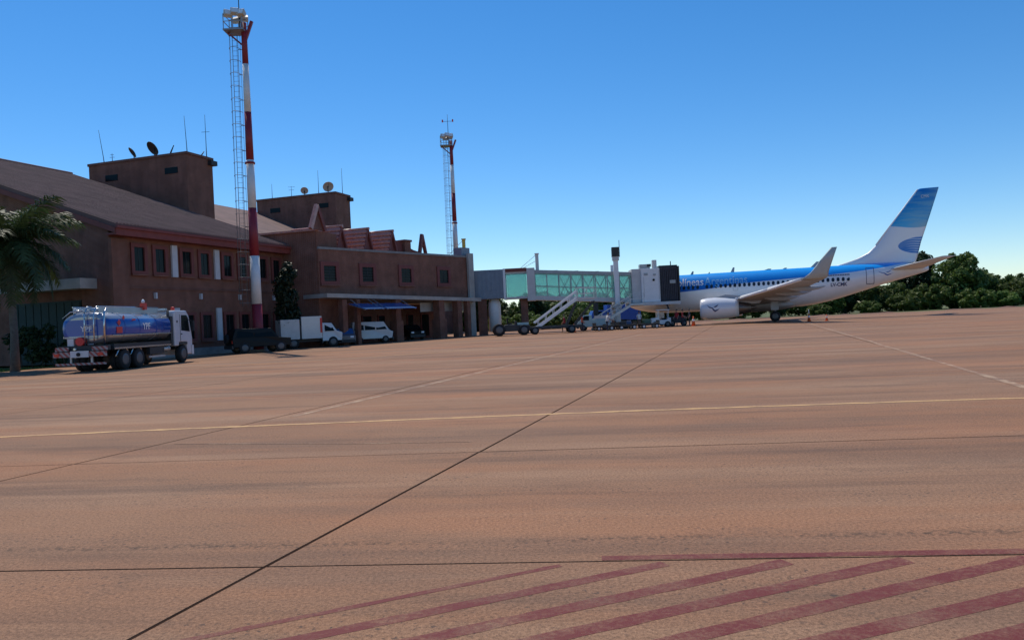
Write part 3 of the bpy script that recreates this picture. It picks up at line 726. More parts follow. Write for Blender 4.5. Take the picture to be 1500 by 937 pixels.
nt, N, M, MIX, NOISE, RANGE = node_helpers(m); b = nt.nodes['Principled BSDF']
tc = N('ShaderNodeTexCoord'); sp = N('ShaderNodeSeparateXYZ'); nt.links.new(tc.outputs['Object'], sp.inputs[0])
X, Z = sp.outputs[0], sp.outputs[2]
cr = N('ShaderNodeFloatCurve'); cv = cr.mapping.curves[0]      # lower edge of the blue along the fuselage, x 0..32 m, z 3..6 m
pts_ = [(0, .16), (5.5 / 32, .20), (9 / 32, .27), (13 / 32, .41), (17 / 32, .475), (22 / 32, .545), (26 / 32, .66), (29 / 32, .80), (1, .86)]
cv.points[0].location = pts_[0]; cv.points[1].location = pts_[-1]
for p in pts_[1:-1]: cv.points.new(*p)
cr.mapping.update()
nt.links.new(M('DIVIDE', X, 32.), cr.inputs['Value'])
edge = M('ADD', M('MULTIPLY', cr.outputs[0], 3.), 3.)
isb = RANGE(M('SUBTRACT', Z, edge), -.015, .015)
blue = MIX(RANGE(Z, 3.7, 5.5), (.003, .10, .48), (.002, .36, .92))  # blue lightens upward, sunlight on the crown put into the paint
c = MIX(isb, (.84, .84, .85), blue)
nz = RANGE(NOISE(tc.outputs['Object'], 1.2, 5), .3, .7, .95, 1.04)
sc = N('ShaderNodeVectorMath', operation='SCALE'); nt.links.new(c, sc.inputs[0]); nt.links.new(nz, sc.inputs['Scale'])
nt.links.new(sc.outputs[0], b.inputs['Base Color']); b.inputs['Roughness'].default_value = .3; b.inputs['Coat Weight'].default_value = .25; b.inputs['Coat Roughness'].default_value = .1
rings = []
for x, zc, hw, hh in ST: rings.append([(x, hw * math.cos(a), zc + hh * math.sin(a)) for a in [2 * math.pi * k / 40 for k in range(40)]])
fus = PB().loft(rings).build('fuselage', 'livery_fuselage', PL)
# belly fairing
rings = []
for x, w, h in ((9.2, .3, .15), (10.2, 1.2, .5), (11.5, 1.75, .72), (14, 1.95, .82), (16.5, 1.9, .78), (18, 1.4, .55), (19.6, .4, .15)):
    rings.append([(x, w * math.cos(a), 1.72 + h * math.sin(a) * (.8 if math.sin(a) < 0 else 1)) for a in [2 * math.pi * k / 24 for k in range(24)]])
PB().loft(rings).build('belly_fairing', 'aircraft_grey', PL)
# cabin windows
wsrc = {}
for sgn in (-1, 1):
    yy = side_y(12, 3.95, .004) * sgn
    w = MB(); ang = math.asin((3.95 - 3.4) / 2.0)
    n = 10; ringv = []
    for off in (0, .012):
        ringv.append([S((.155 * math.copysign(abs(math.cos(2 * math.pi * k / n)) ** .7, math.cos(2 * math.pi * k / n)), (sgn * (.0 - math.sin(ang) * .20 * math.sin(2 * math.pi * k / n) + off)), +.205 * math.sin(2 * math.pi * k / n))) for k in range(n)])
    w.loft(ringv, True, False); src = None
    i = 0; x = 5.9
    while x < 24.2:
        if not (8.55 < x < 9.05):
            yq = side_y(x, 3.95, .004) * sgn
            loc = S((x, yq, 3.95))
            if src is None: src = w.build('cabin_window', 'glass_cabin', PL); src.location = loc
            else: share(src, 'cabin_window', PL, loc)
        x += .508
# cockpit windows
for sgn in (-1, 1):
    for xa, xb, za, zb in ((1.35, 1.95, 3.55, 3.98), (2.0, 2.6, 3.6, 4.12)):
        PB().add([(xa, sgn * side_y(xa, za, .015), za), (xb, sgn * side_y(xb, za, .015), za), (xb, sgn * side_y(xb, zb, .015), zb), (xa + .3, sgn * side_y(xa + .3, zb, .015), zb)], [(0, 1, 2, 3)]).build('cockpit_window', 'glass_cabin', PL)
# doors: raised outline following the skin
def door(x0, x1, z0, z1, sgn, name, w=.05, m='print_navy'):
    mb = PB()
    def ribbon(pa, pb, n=8, vertical=False):
        vs_ = []
        for i in range(n + 1):
            t = i / n; x = pa[0] + (pb[0] - pa[0]) * t; z = pa[1] + (pb[1] - pa[1]) * t
            for d in (-w / 2, w / 2):
                xx, zz = (x + d, z) if vertical else (x, z + d)
                vs_.append((xx, sgn * side_y(xx, zz, .014), zz))
        mb.add(vs_, [(2 * i, 2 * i + 1, 2 * i + 3, 2 * i + 2) for i in range(n)])
    ribbon((x0, z0), (x0, z1), 8, True); ribbon((x1, z0), (x1, z1), 8, True); ribbon((x0 - w / 2, z0), (x1 + w / 2, z0)); ribbon((x0 - w / 2, z1), (x1 + w / 2, z1))
    mb.build(name, m, PL)
for sgn in (-1, 1):
    door(3.9, 4.75, 2.75, 4.6, sgn, 'door'); door(26.0, 26.75, 3.35, 4.95, sgn, 'door')
    door(12.3, 12.8, 3.4, 4.3, sgn, 'exit_hatch', .03, 'aircraft_grey')
# lettering on the skin, cut into fine bands so that it follows the curve
def sliced(v, f, step):
    import bmesh
    bm = bmesh.new(); bv = [bm.verts.new(p) for p in v]
    for q in f:
        try: bm.faces.new([bv[i] for i in q])
        except ValueError: pass
    y = min(p[1] for p in v) + step; y1 = max(p[1] for p in v)
    while y < y1:
        bmesh.ops.bisect_plane(bm, geom=bm.verts[:] + bm.edges[:] + bm.faces[:], plane_co=(0, y, 0), plane_no=(0, 1, 0)); y += step
    bm.verts.index_update(); out = [tuple(p.co) for p in bm.verts], [tuple(w.index for w in q.verts) for q in bm.faces]
    bm.free(); return out
def letter(txt, size, x0, z0, m, name='lettering', sgn=-1, bold=0., shear=0.):
    v, f = sliced(*text_geo(txt, size, shear, bold), .07)
    k = .93
    vs_ = []
    for a, bb, _ in v:
        x = x0 + a * k if sgn < 0 else x0 - a * k
        z = z0 + bb; vs_.append((x, sgn * side_y(x, z, .02), z))
    return PB().add(vs_, f).build(name, m, PL), max(p[0] for p in v) * k
_, wd = letter('Aerolíneas', 1.16, 4.45, 4.14, 'print_white', bold=.010)
letter('Argentinas', 1.16, 4.45 + wd + .12, 4.14, 'print_celeste', bold=.008)
letter('LV-CMK', .50, 22.4, 3.28, 'print_navy', bold=.01)
for i in range(14): 
    x = 22.0 + i * .17
    PB().add([(x, -side_y(x, 4.33, .016), 4.33), (x + .12, -side_y(x + .12, 4.33, .016), 4.33), (x + .12, -side_y(x + .12, 4.45, .016), 4.45), (x, -side_y(x, 4.45, .016), 4.45)], [(0, 1, 2, 3)]).build('small_print', 'print_navy', PL)
# bird emblem: body stroke and two swept wings
BIRD = [[(-1.0, .28), (-.55, .10), (-.15, .02), (.1, -.10), (-.2, -.06), (-.6, .02)], [(-.2, -.02), (.25, -.22), (.75, -.12), (1.05, .02), (.6, -.24), (.2, -.36), (-.1, -.2)], [(.0, .1), (.35, .16), (.75, .30), (.55, .12), (.25, .02)]]
def bird(fn, name, parent, m='print_navy'):
    mb = PB()
    for poly in BIRD: mb.add([fn(*p) for p in poly], [tuple(range(len(poly)))])
    return mb.build(name, m, parent)
mat('print_blue', (.04, .13, .42), .5, var=0)
bird(lambda a, c: (27.9 + a * .75, -side_y(27.9 + a * .75, 4.35 + c * .75, .03), 4.35 + c * .75), 'bird_emblem', PL, 'print_blue')
# wings
def airfoil(le, te, zle, th, y, n=9):
    c = te - le; up_, dn = [], []
    for i in range(n):
        t = (1 - math.cos(math.pi * i / (n - 1))) / 2
        yt = 5 * th * (.2969 * math.sqrt(t) - .126 * t - .3516 * t * t + .2843 * t ** 3 - .1036 * t ** 4)
        up_.append((le + t * c, y, zle + yt * c * 1.1 - .0 * t)); dn.append((le + t * c, y, zle - yt * c * .75 - .01))
    return up_ + dn[-2:0:-1]
def half_wing(sgn):
    rg = [airfoil(10.2, 18.3, 2.05, .13, sgn * 1.2), airfoil(11.0, 18.2, 2.12, .125, sgn * 2.2), airfoil(13.1, 17.95, 2.52, .115, sgn * 5.8), airfoil(16.0, 19.5, 3.1, .105, sgn * 11.4), airfoil(18.9, 21.05, 3.72, .10, sgn * 16.7)]
    w = PB().loft(rg).build('wing', 'aircraft_grey', PL)
    # leading-edge slats, whitened to imitate sun on the wing's front edge
    le = PB()
    for a, b_ in zip(((10.98, 2.2, 2.12, .8), (13.08, 5.8, 2.52, .55), (15.98, 11.4, 3.1, .4)), ((13.08, 5.8, 2.52, .55), (15.98, 11.4, 3.1, .4), (18.88, 16.7, 3.72, .25))):
        pass
    for (xa, ya, za), (xb, yb, zb) in (((11.9, 3.7, 2.31), (12.8, 5.4, 2.49)), ((13.2, 6.1, 2.56), (15.95, 11.4, 3.1)), ((16.0, 11.5, 3.11), (18.85, 16.65, 3.72))):
        PB().tube([(xa + .10, sgn * ya, za + .015), (xb + .07, sgn * yb, zb + .01)], [.19, .13], 12).build('slat', 'sunlit_edge_white', w)
    for y, xf, z in ((6.7, 17.6, 2.35), (9.6, 18.6, 2.72), (12.6, 19.7, 3.05)):
        rings = [[(xf + dx, sgn * y + r * .7 * math.cos(a), z + dz + r * math.sin(a)) for a in [2 * math.pi * k / 10 for k in range(10)]] for dx, r, dz in ((-2.0, .05, .05), (-1.2, .20, -.03), (0, .24, -.06), (.9, .16, 0), (1.5, .03, .08))]
        PB().loft(rings).build('flap_fairing', 'aircraft_grey', w)
    # winglet
    rg = []
    for t, le_, te_, y, z in ((0, 18.9, 21.05, 16.7, 3.72), (.15, 19.15, 21.2, 17.05, 3.85), (.35, 19.75, 21.25, 17.28, 4.25), (.7, 20.55, 21.6, 17.6, 5.2), (1, 21.5, 21.98, 17.85, 6.2)):
        c_ = te_ - le_; n = 8
        nx_, nz_ = ((0, 1) if t == 0 else (-.6, .8) if t < .2 else (-.95, .25))
        ring = []
        for i in range(n): 
            q = i / (n - 1); h = .05 * c_ * math.sin(math.pi * q ** .7); ring.append((le_ + q * c_, sgn * (y + nx_ * h), z + nz_ * h))
        for i in range(n - 2, 0, -1):
            q = i / (n - 1); h = -.05 * c_ * math.sin(math.pi * q ** .7); ring.append((le_ + q * c_, sgn * (y + nx_ * h), z + nz_ * h))
        rg.append(ring)
    PB().loft(rg).build('winglet', 'winglet_grey', PL)
    # engine
    cy, cz = sgn * 4.83, 1.58
    prof = [(8.9, .90), (8.92, .98), (9.15, 1.06), (9.7, 1.13), (10.6, 1.15), (11.6, 1.10), (12.5, .98), (12.95, .90)]
    rings = []
    for x, r in prof: rings.append([(x, cy + r * math.cos(a), cz + r * math.sin(a) * (.93 if math.sin(a) < 0 else 1)) for a in [2 * math.pi * k / 32 for k in range(32)]])
    for x, r in ((12.9, .84), (12.0, .8)): rings.append([(x, cy + r * math.cos(a), cz + r * math.sin(a) * .95) for a in [2 * math.pi * k / 32 for k in range(32)]])
    inner = [[(x, cy + r * math.cos(a), cz + r * math.sin(a) * .95) for a in [2 * math.pi * k / 32 for k in range(32)]] for x, r in ((9.9, .78), (9.2, .80), (8.9, .90))]
    en = PB().loft(inner + rings[1:], False).build('engine_nacelle', 'aircraft_white', PL)
    PB().lathe([(.80, 0), (.82, .09), (.90, .03), (.985, .06), (1.03, .14)], (8.86, cy, cz), 'x', 32).build('intake_lip', 'chrome', en) if False else None
    PB().lathe([(.80, 10.0), (.1, 9.9), (.02, 9.55)], (0, cy, cz), 'x', 24).build('fan', 'metal_dark', en)
    PB().lathe([(.72, 11.9), (.66, 13.0), (.52, 13.9), (.44, 14.2)], (0, cy, cz - .02), 'x', 24).build('core_nozzle', 'nozzle', en)
    PB().lathe([(.34, 13.6), (.2, 14.5), (.02, 14.9)], (0, cy, cz - .02), 'x', 16).build('exhaust_cone', 'nozzle', en)
    PB().prism([(9.9, 2.55), (11.6, 2.98), (13.6, 2.72), (15.5, 2.35), (15.0, 1.95), (12.6, 1.9), (10.4, 2.3)], 'y', cy - .17, cy + .17).build('pylon', 'aircraft_grey', en)
    PB().lathe([(.99, 0), (1.0, .03)], (12.0, cy, cz), 'x', 32) 
    if sgn < 0: bird(lambda a, c_: (10.35 + a * .72, cy - 1.175 * math.cos(.12 + c_ * .8), cz + .12 + c_ * 1.15), 'bird_emblem', en)
mat('sunlit_edge_white', (.82, .82, .83), .4, 0., var=.03); mat('nozzle', (.16, .14, .13), .4, .8, var=.2); mat('winglet_grey', (.43, .48, .48), .4, var=.04)
for sgn in (-1, 1): half_wing(sgn)
# fin, stabilisers
m = bpy.data.materials.new('livery_fin'); m.use_nodes = True; MATS['livery_fin'] = m
nt, N, M, MIX, NOISE, RANGE = node_helpers(m); b = nt.nodes['Principled BSDF']
tc = N('ShaderNodeTexCoord'); sp = N('ShaderNodeSeparateXYZ'); nt.links.new(tc.outputs['Object'], sp.inputs[0]); X, Z = sp.outputs[0], sp.outputs[2]
wav = M('MULTIPLY', M('SINE', M('MULTIPLY', X, 1.1)), .16)
upb = RANGE(M('SUBTRACT', M('ADD', Z, wav), 9.1), -.03, .03)
ublue = MIX(RANGE(Z, 9.2, 12.6), (.03, .44, .80), (.005, .20, .60))
strk = RANGE(NOISE(tc.outputs['Object'], .9, 4, .6, (.35, 1, 2.6)), .45, .60)
ublue = MIX(M('MULTIPLY', strk, .45), ublue, (.22, .52, .66))
gold = M('MULTIPLY', RANGE(M('SUBTRACT', M('ADD', Z, wav), 9.1), .75, .05), RANGE(X, 29.0, 30.6))
ublue = MIX(M('MULTIPLY', gold, .5), ublue, (.50, .55, .42))
c = MIX(upb, (.84, .85, .87), ublue)
ex = M('DIVIDE', M('SUBTRACT', X, 31.4), 3.2); ez = M('DIVIDE', M('SUBTRACT', Z, 7.15), .95)
ell = RANGE(M('ADD', M('MULTIPLY', ex, ex), M('MULTIPLY', ez, ez)), 1.02, .98)
ripple = RANGE(M('SINE', M('ADD', M('MULTIPLY', Z, 26.), M('MULTIPLY', M('SINE', M('MULTIPLY', X, 4.)), .8))), .25, .65)
ecol = MIX(M('MULTIPLY', ripple, RANGE(X, 28.8, 30.2)), (.010, .20, .58), (.52, .68, .84))
c = MIX(ell, c, ecol)
nt.links.new(c, b.inputs['Base Color']); b.inputs['Roughness'].default_value = .3; b.inputs['Coat Weight'].default_value = .4
def fin_ring(le, te, z, th, n=9):
    r = airfoil(le, te, 0, th, 0, n); c_ = te - le
    up_ = []
    for i in range(n):
        t = (1 - math.cos(math.pi * i / (n - 1))) / 2
        yt = 5 * th * (.2969 * math.sqrt(t) - .126 * t - .3516 * t * t + .2843 * t ** 3 - .1036 * t ** 4) * c_
        up_.append((le + t * c_, yt, z))
    return up_ + [(p[0], -p[1] - .003, z) for p in up_[-2:0:-1]]
fin = PB().loft([fin_ring(22.6, 31.0, 5.28, .03), fin_ring(23.6, 31.1, 5.5, .045), fin_ring(25.2, 31.25, 5.95, .06), fin_ring(26.4, 31.4, 6.5, .075), fin_ring(27.2, 31.6, 7.2, .09), fin_ring(29.35, 32.6, 9.9, .09), fin_ring(31.45, 33.5, 12.4, .09), fin_ring(31.75, 33.5, 12.5, .06)]).build('fin', 'livery_fin', PL)
PB().tube([(27.25, 0, 7.2), (31.5, 0, 12.42)], [.11, .07], 10).build('fin_leading_edge', 'sunlit_edge_white', fin)  # white colour stands in for sunlight along the fin's front edge
v, f = text_geo('CMK', .42)
PB().add([(31.75 + a * .9, -.165, 11.55 + bb) for a, bb, _ in v], f).build('tail_lettering', 'print_white', fin)
for sgn in (-1, 1):
    PB().loft([airfoil(27.9, 31.7, 4.72, .09, sgn * .5), airfoil(28.6, 31.85, 4.85, .09, sgn * 1.3), airfoil(32.05, 33.35, 5.5, .09, sgn * 7.17)]).build('stabiliser', 'stab_paint', PL) if False else None
mat('stab_paint', (.62, .60, .58), .4, var=.05)
for sgn in (-1, 1): PB().loft([airfoil(27.9, 31.7, 4.62, .09, sgn * .5), airfoil(28.6, 31.85, 4.72, .09, sgn * 1.3), airfoil(32.05, 33.35, 5.35, .09, sgn * 7.17)]).build('stabiliser', 'stab_paint', PL)
# blades and fairings on the crown
for x, h, l in ((7.5, .35, .35), (12.0, .5, .4), (20.5, .55, .9), (15.5, .12, .8), (17.5, .12, .5), (9.5, .15, .2)):
    PB().prism([(x, 5.35), (x + l, 5.35), (x + l * 1.2, 5.38 + h), (x + l * .75, 5.4 + h)], 'y', -.03, .03).build('crown_antenna', 'aircraft_grey', PL)
# landing gear
def gear(x, ys, r, w, top, nm):
    e = PB().tube([(x, 0, 0), (x, 0, 0)], .01, 4) 
    yc_ = sum(ys) / len(ys)
    lg = PB().tube([(x, yc_, r), (x, yc_, top)], .11, 10).build(nm, 'metal_grey', PL)
    PB().bar((x, ys[0], r), (x, ys[-1], r), .12).build('axle', 'metal_dark', lg)
    for y in ys:
        t = wheel(lg, S((x, y, r)), r * SX, w, 'y', 'rim_grey')
    PB().bar((x, yc_, top - .2), (x - .8, yc_ * .6, top - .1), .07).build('drag_strut', 'metal_grey', lg)
    return lg
gear(16.6, (-3.2, -2.5), .565, .38, 2.2, 'main_gear'); gear(16.6, (3.2, 2.5), .565, .38, 2.2, 'main_gear'); ng = gear(4.0, (-.22, .22), .34, .2, 1.9, 'nose_gear')
PB().box(3.4, 4.4, -.62, -.58, .75, 1.5).build('gear_door', 'aircraft_white', PL)
PB().box(16.2, 17.0, -3.02, -2.98, 1.2, 2.05).build('gear_door', 'metal_grey', PL)

# ------------------------------------------------------------------ fuel tanker
FT = thing('fuel_tanker', 'blue and silver fuel tanker truck with YPF lettering, driving away beside the terminal', 'truck', (-20.15, 36.4, 0), -.05)
# local: x right, y forward from the rear bumper
ch = MB()
for x in (-.45, .35): ch.box(x, x + .1, .3, 8.4, .75, 1.0)
for y in (.4, 2.5, 4.5, 6.2): ch.box(-.35, .35, y, y + .12, .78, .95)
ch.build('chassis', 'metal_dark', FT)
def superell(hw, hh, zc, y, n=36, e=2.6):
    return [(hw * math.copysign(abs(math.cos(a)) ** (2 / e), math.cos(a)), y, zc + hh * math.copysign(abs(math.sin(a)) ** (2 / e), math.sin(a))) for a in [2 * math.pi * k / n for k in range(n)]]
m = bpy.data.materials.new('tank_paint'); m.use_nodes = True; MATS['tank_paint'] = m
nt, N, M, MIX, NOISE, RANGE = node_helpers(m); b = nt.nodes['Principled BSDF']
tc = N('ShaderNodeTexCoord'); sp = N('ShaderNodeSeparateXYZ'); nt.links.new(tc.outputs['Object'], sp.inputs[0]); Z = sp.outputs[2]
isb = M('MULTIPLY', RANGE(Z, 1.70, 1.71), RANGE(Z, 2.47, 2.46)); c = MIX(isb, (.40, .41, .44), (.010, .075, .38))
nt.links.new(c, b.inputs['Base Color']); nt.links.new(RANGE(isb, 0, 1, .6, 0.), b.inputs['Metallic']); b.inputs['Roughness'].default_value = .26; b.inputs['Coat Weight'].default_value = .5
tk = MB().loft([superell(.95, .55, 2.05, .62), superell(1.12, .68, 2.05, .66), superell(1.21, .77, 2.05, .8), superell(1.21, .77, 2.05, 6.5), superell(1.12, .68, 2.05, 6.64), superell(.95, .55, 2.05, 6.68)]).build('tank', 'tank_paint', FT)
for y in (1.9, 3.3, 5.0): MB().loft([superell(1.222, .782, 2.05, y), superell(1.222, .782, 2.05, y + .05)]).build('tank_band', 'tank_paint', tk)
MB().box(-1.19, 1.19, .9, 6.45, 1.0, 1.27).build('side_cabinet', 'metal_dark', FT)
for s in (-1, 1):
    MB().box(s * 1.2 - .02, s * 1.2 + .02, .9, 6.45, 1.02, 1.10).build('side_rail', 'chrome', FT); MB().box(s * 1.215 - .012, s * 1.215 + .012, .85, 6.5, 1.66, 1.72).build('silver_line', 'chrome', FT)
    MB().box(s * .62 - .02, s * .62 + .02, .75, 6.3, 2.78, 3.06).build('catwalk_guard', 'truck_silver', FT)
    MB().tube([(s * .62, .7, 3.08), (s * .62, 6.4, 3.08)], .03, 6).build('catwalk_rail', 'chrome', FT)
for y in (1.6, 3.4, 5.2): 
    mh = MB().lathe([(.28, 2.8), (.28, 3.0), (.2, 3.04)], (0, y, 0), 'z', 16).build('manhole', 'truck_silver', FT)
MB().box(.50, .75, 4.7, 4.95, 2.95, 3.3).build('marker_lamp', 'lamp_red', FT); MB().lathe([(.07, 3.3), (.09, 3.42), (.02, 3.5)], (.62, 4.82, 0), 'z', 10).build('lamp_globe', 'print_white', FT)
# lettering
v, f = text_geo('YPF', .46, 0, .012); wv = max(p[0] for p in v)
MB().add([(1.235, 3.55 + a, 1.93 + bb) for a, bb, _ in v], f).build('lettering', 'print_white', tk)
v, f = text_geo('YPF', .34, 0, .01); wv = max(p[0] for p in v)
MB().add([(.05 - wv / 2 + a, .612, 1.92 + bb) for a, bb, _ in v], f).build('lettering', 'print_white', tk)
def diamond(y, z, r): MB().add([(1.24, y - r, z), (1.24, y, z - r), (1.24, y + r, z), (1.24, y, z + r)], [(0, 1, 2, 3)]).build('hazard_placard', 'sign_red', tk)
diamond(1.35, 2.28, .16); diamond(1.75, 2.52, .13)
MB().box(1.225, 1.24, 1.12, 1.62, 1.78, 2.08).build('hazard_plate', 'sign_red', tk); MB().box(1.225, 1.24, 2.55, 2.85, 2.38, 2.46).build('hazard_plate', 'sign_red', tk)
# rear frame, ladder, pump deck
ld = MB()
for x in (.05, .5): ld.tube([(x, .45, .95), (x, .5, 2.7), (x, .75, 3.08), (x, 1.1, 3.08)], .03, 8)
ld = ld.build('ladder', 'chrome', FT)
for k in range(7): MB().tube([(.05, .47, 1.0 + k * .3), (.5, .47, 1.0 + k * .3)], .022, 6).build('rung', 'chrome', ld)
MB().tube([(.98, .5, 1.2), (1.0, .52, 2.75), (.95, .8, 2.98)], .045, 8).build('grab_post', 'chrome', FT)
MB().tube([(-1.0, .5, 2.55), (-.6, .48, 2.85), (.0, .5, 2.92)], .03, 8).build('rear_hoop', 'chrome', FT)
MB().box(-1.22, 1.2, .32, .6, 1.02, 1.25).build('rear_deck', 'metal_dark', FT)
MB().box(-1.25, -.6, .20, .26, 1.02, 1.2).build('reflector_board', 'bumper_stripes', FT); MB().box(.52, 1.25, .20, .26, 1.02, 1.2).build('reflector_board', 'bumper_stripes', FT)
MB().box(-1.28, 1.25, .08, .19, .74, .98).build('rear_bumper', 'bumper_stripes', FT)
MB().box(-.42, .45, .03, .079, .72, 1.02).build('plate_holder', 'panel_white', FT); MB().lathe([(.09, -.02), (.09, .028)], (-.02, 0, .86), 'y', 14).build('coupling', 'rubber', FT)
MB().box(-1.22, 1.2, .12, .19, .36, .46).build('underrun_bar', 'bumper_stripes', FT)
for x in (-.55, .45): MB().box(x, x + .08, .2, .27, .40, .76).build('underrun_post', 'galvanised', FT)
for x in (-1.1, 1.0): MB().box(x - .12, x + .12, .05, .079, .79, .92).build('tail_lamp', 'lamp_red', FT)
MB().lathe([(.2, 0), (.2, .25)], (-.15, .35, 1.45), 'y', 14).build('hose_reel', 'sign_red', FT); MB().box(-.75, -.45, .38, .6, 1.26, 1.6).build('pump_box', 'panel_white', FT); MB().box(-.95, -.2, .4, .6, 1.62, 1.67).build('pump_shelf', 'off_white', FT)
for x in (-.35, .75): MB().lathe([(.06, .25), (.06, .42), (.09, .43)], (x, 0, 1.1), 'y', 10).build('valve', 'chrome', FT)
# wheels
for y in (1.95, 3.25):
    for x in (-1.02, -.72, .72, 1.02): wheel(FT, (x, y, .5), .5, .27, 'x')
    for s in (-1, 1):
        MB().tube([(s * 1.0, y + .6 * math.cos(R(a)), .5 + .6 * math.sin(R(a))) for a in range(15, 166, 15)], .05, 6).build('mudguard', 'chrome', FT)
for x in (-1.03, 1.03): wheel(FT, (x, 7.95, .5), .5, .3, 'x')
for s in (-1, 1):
    MB().box(s * 1.1 - .1, s * 1.1 + .1, 4.2, 5.7, .62, .98).build('fuel_box', 'metal_dark', FT); MB().box(s * 1.18 - .02, s * 1.18 + .02, 4.1, 5.8, .45, .55).build('side_guard', 'galvanised', FT)
MB().lathe([(.16, 5.9), (.16, 6.6)], (.95, 0, .85), 'y', 14).build('air_tank', 'galvanised', FT)
MB().tube([(.9, 6.85, .9), (.9, 6.85, 2.95)], .07, 10).build('exhaust_stack', 'metal_dark', FT)
MB().box(-1.1, 1.1, 6.72, 6.95, 1.0, 2.6).build('cab_backing', 'metal_dark', FT)
# cab
cabp = [(7.0, .95), (7.45, .95), (7.5, 1.15), (8.4, 1.15), (8.45, .45), (9.05, .45), (9.1, 1.35), (9.0, 1.75), (8.75, 2.65), (8.45, 2.92), (7.1, 2.92), (7.0, 2.8)]
cb = MB().prism(cabp, 'x', -1.18, 1.18).build('cab', 'truck_white', FT, .06)
for s in (-1, 1):
    MB().add([(s * 1.187, 7.75, 1.8), (s * 1.187, 8.78, 1.72), (s * 1.187, 8.62, 2.5), (s * 1.187, 8.45, 2.66), (s * 1.187, 7.8, 2.66)], [(0, 1, 2, 3, 4)]).build('side_window', 'glass_dark', cb)
    MB().box(s * 1.19 - .006, s * 1.19 + .006, 7.62, 7.64, 1.2, 2.7).build('door_seam', 'metal_dark', cb); MB().box(s * 1.2 - .012, s * 1.2 + .012, 7.68, 7.82, 1.58, 1.63).build('door_handle', 'metal_dark', cb)
    MB().box(s * 1.38 - .07, s * 1.38 + .07, 8.75, 8.85, 1.75, 2.35).build('mirror', 'metal_dark', cb); MB().bar((s * 1.18, 8.7, 2.4), (s * 1.38, 8.8, 2.3), .04).build('mirror_arm', 'metal_dark', cb)
    MB().box(s * .9 - .15, s * .9 + .15, 9.06, 9.1, .6, .8).build('headlight', 'print_white', cb)
    MB().box(s * 1.0 - .2, s * 1.0 + .2, 7.5, 8.4, 1.02, 1.14).build('wheel_arch', 'metal_dark', cb)
MB().lathe([(.07, 0), (.07, .012)], (0, 0, 0), 'x', 12).build('side_lamp', 'metal_dark', cb).location = (1.183, 7.3, 2.3)
MB().add([(-1.05, 8.985, 1.85), (1.05, 8.985, 1.85), (1.0, 8.79, 2.6), (-1.0, 8.79, 2.6)], [(0, 1, 2, 3)]).build('windscreen', 'glass_dark', cb)
MB().lathe([(.1, 2.93), (.1, 3.08), (.06, 3.14)], (.75, 7.75, 0), 'z', 12).build('beacon', 'lamp_red', FT)
MB().box(-.8, .7, 6.9, 7.2, 2.93, 3.05).build('roof_deflector', 'truck_silver', FT)
MB().box(1.19, 1.22, 8.9, 9.12, .42, .95).build('bumper_corner', 'panel_white', FT)

# ------------------------------------------------------------------ parked vehicles
def vehicle(name, label, cat, loc, rz, prof, width, zb, m, wins, wheels, r, tumble=.86, lights=True, group=None):
    """local: x forward; prof = side outline (x, z)"""
    e = thing(name, label, cat, loc, rz, group)
    n = len(prof); vs_ = []
    for s in (-1, 1):
        for x, z in prof: vs_.append((x, s * width / 2 * (1 if z <= zb else 1 - (1 - tumble) * min(1, (z - zb) / .6)), z))
    mb = MB().add(vs_, [tuple(range(n)), tuple(reversed(range(n, 2 * n)))] + [(i, i + n, (i + 1) % n + n, (i + 1) % n) for i in range(n)])
    bd = mb.build('body', m, e, .04)
    for q in wins:
        for s in (-1, 1):
            MB().add([(x, s * (width / 2 * (1 if z <= zb else 1 - (1 - tumble) * min(1, (z - zb) / .6)) + .012), z) for x, z in q], [tuple(range(len(q)))]).build('side_window', 'glass_dark', bd)
    xs = [p[0] for p in prof]; x0, x1 = min(xs), max(xs)
    for wx in wheels:
        for s in (-1, 1): wheel(e, (wx, s * (width / 2 - .1), r), r, .22)
    if lights:
        for s in (-1, 1):
            MB().box(x1 - .05, x1 + .012, s * (width / 2 - .3) - .14, s * (width / 2 - .3) + .14, zb - .28, zb - .12).build('headlight', 'print_white', bd)
            MB().box(x0 - .012, x0 + .05, s * (width / 2 - .18) - .08, s * (width / 2 - .18) + .08, zb - .3, zb - .08).build('tail_light', 'lamp_red', bd)
    MB().box(x1 - .08, x1 + .06, -width / 2 + .05, width / 2 - .05, r - .05, r + .2).build('front_bumper', 'metal_dark', bd); MB().box(x0 - .06, x0 + .08, -width / 2 + .05, width / 2 - .05, r - .05, r + .2).build('rear_bumper', 'metal_dark', bd)
    return e, bd
def windscreen(bd, a, b_, w, tumble=.86, rear=False):
    o = .015 if not rear else -.015
    MB().add([(a[0] + o, -w / 2 * .95, a[1]), (a[0] + o, w / 2 * .95, a[1]), (b_[0] + o, w / 2 * tumble, b_[1]), (b_[0] + o, -w / 2 * tumble, b_[1])], [(0, 1, 2, 3)]).build('windscreen', 'glass_dark', bd)
# dark off-roader beneath the mast
e, bd = vehicle('off_roader', 'black off-roader parked in the shade below the floodlight mast', 'car', (-18.6, 57.4, 0), R(38), [(-2.1, .45), (2.1, .45), (2.15, .98), (1.2, 1.08), (.7, 1.75), (-1.9, 1.78), (-2.15, 1.1)], 1.8, 1.05, 'car_dark', [[(-.55, 1.14), (1.0, 1.14), (.62, 1.66), (-.55, 1.66)], [(-1.85, 1.14), (-.65, 1.14), (-.65, 1.66), (-1.75, 1.66)]], (-1.3, 1.35), .4)
windscreen(bd, (1.22, 1.1), (.74, 1.7), 1.7)
MB().lathe([(.33, -.1), (.33, .1)], (-2.28, 0, 1.05), 'x', 16).build('spare_wheel', 'rubber', bd)
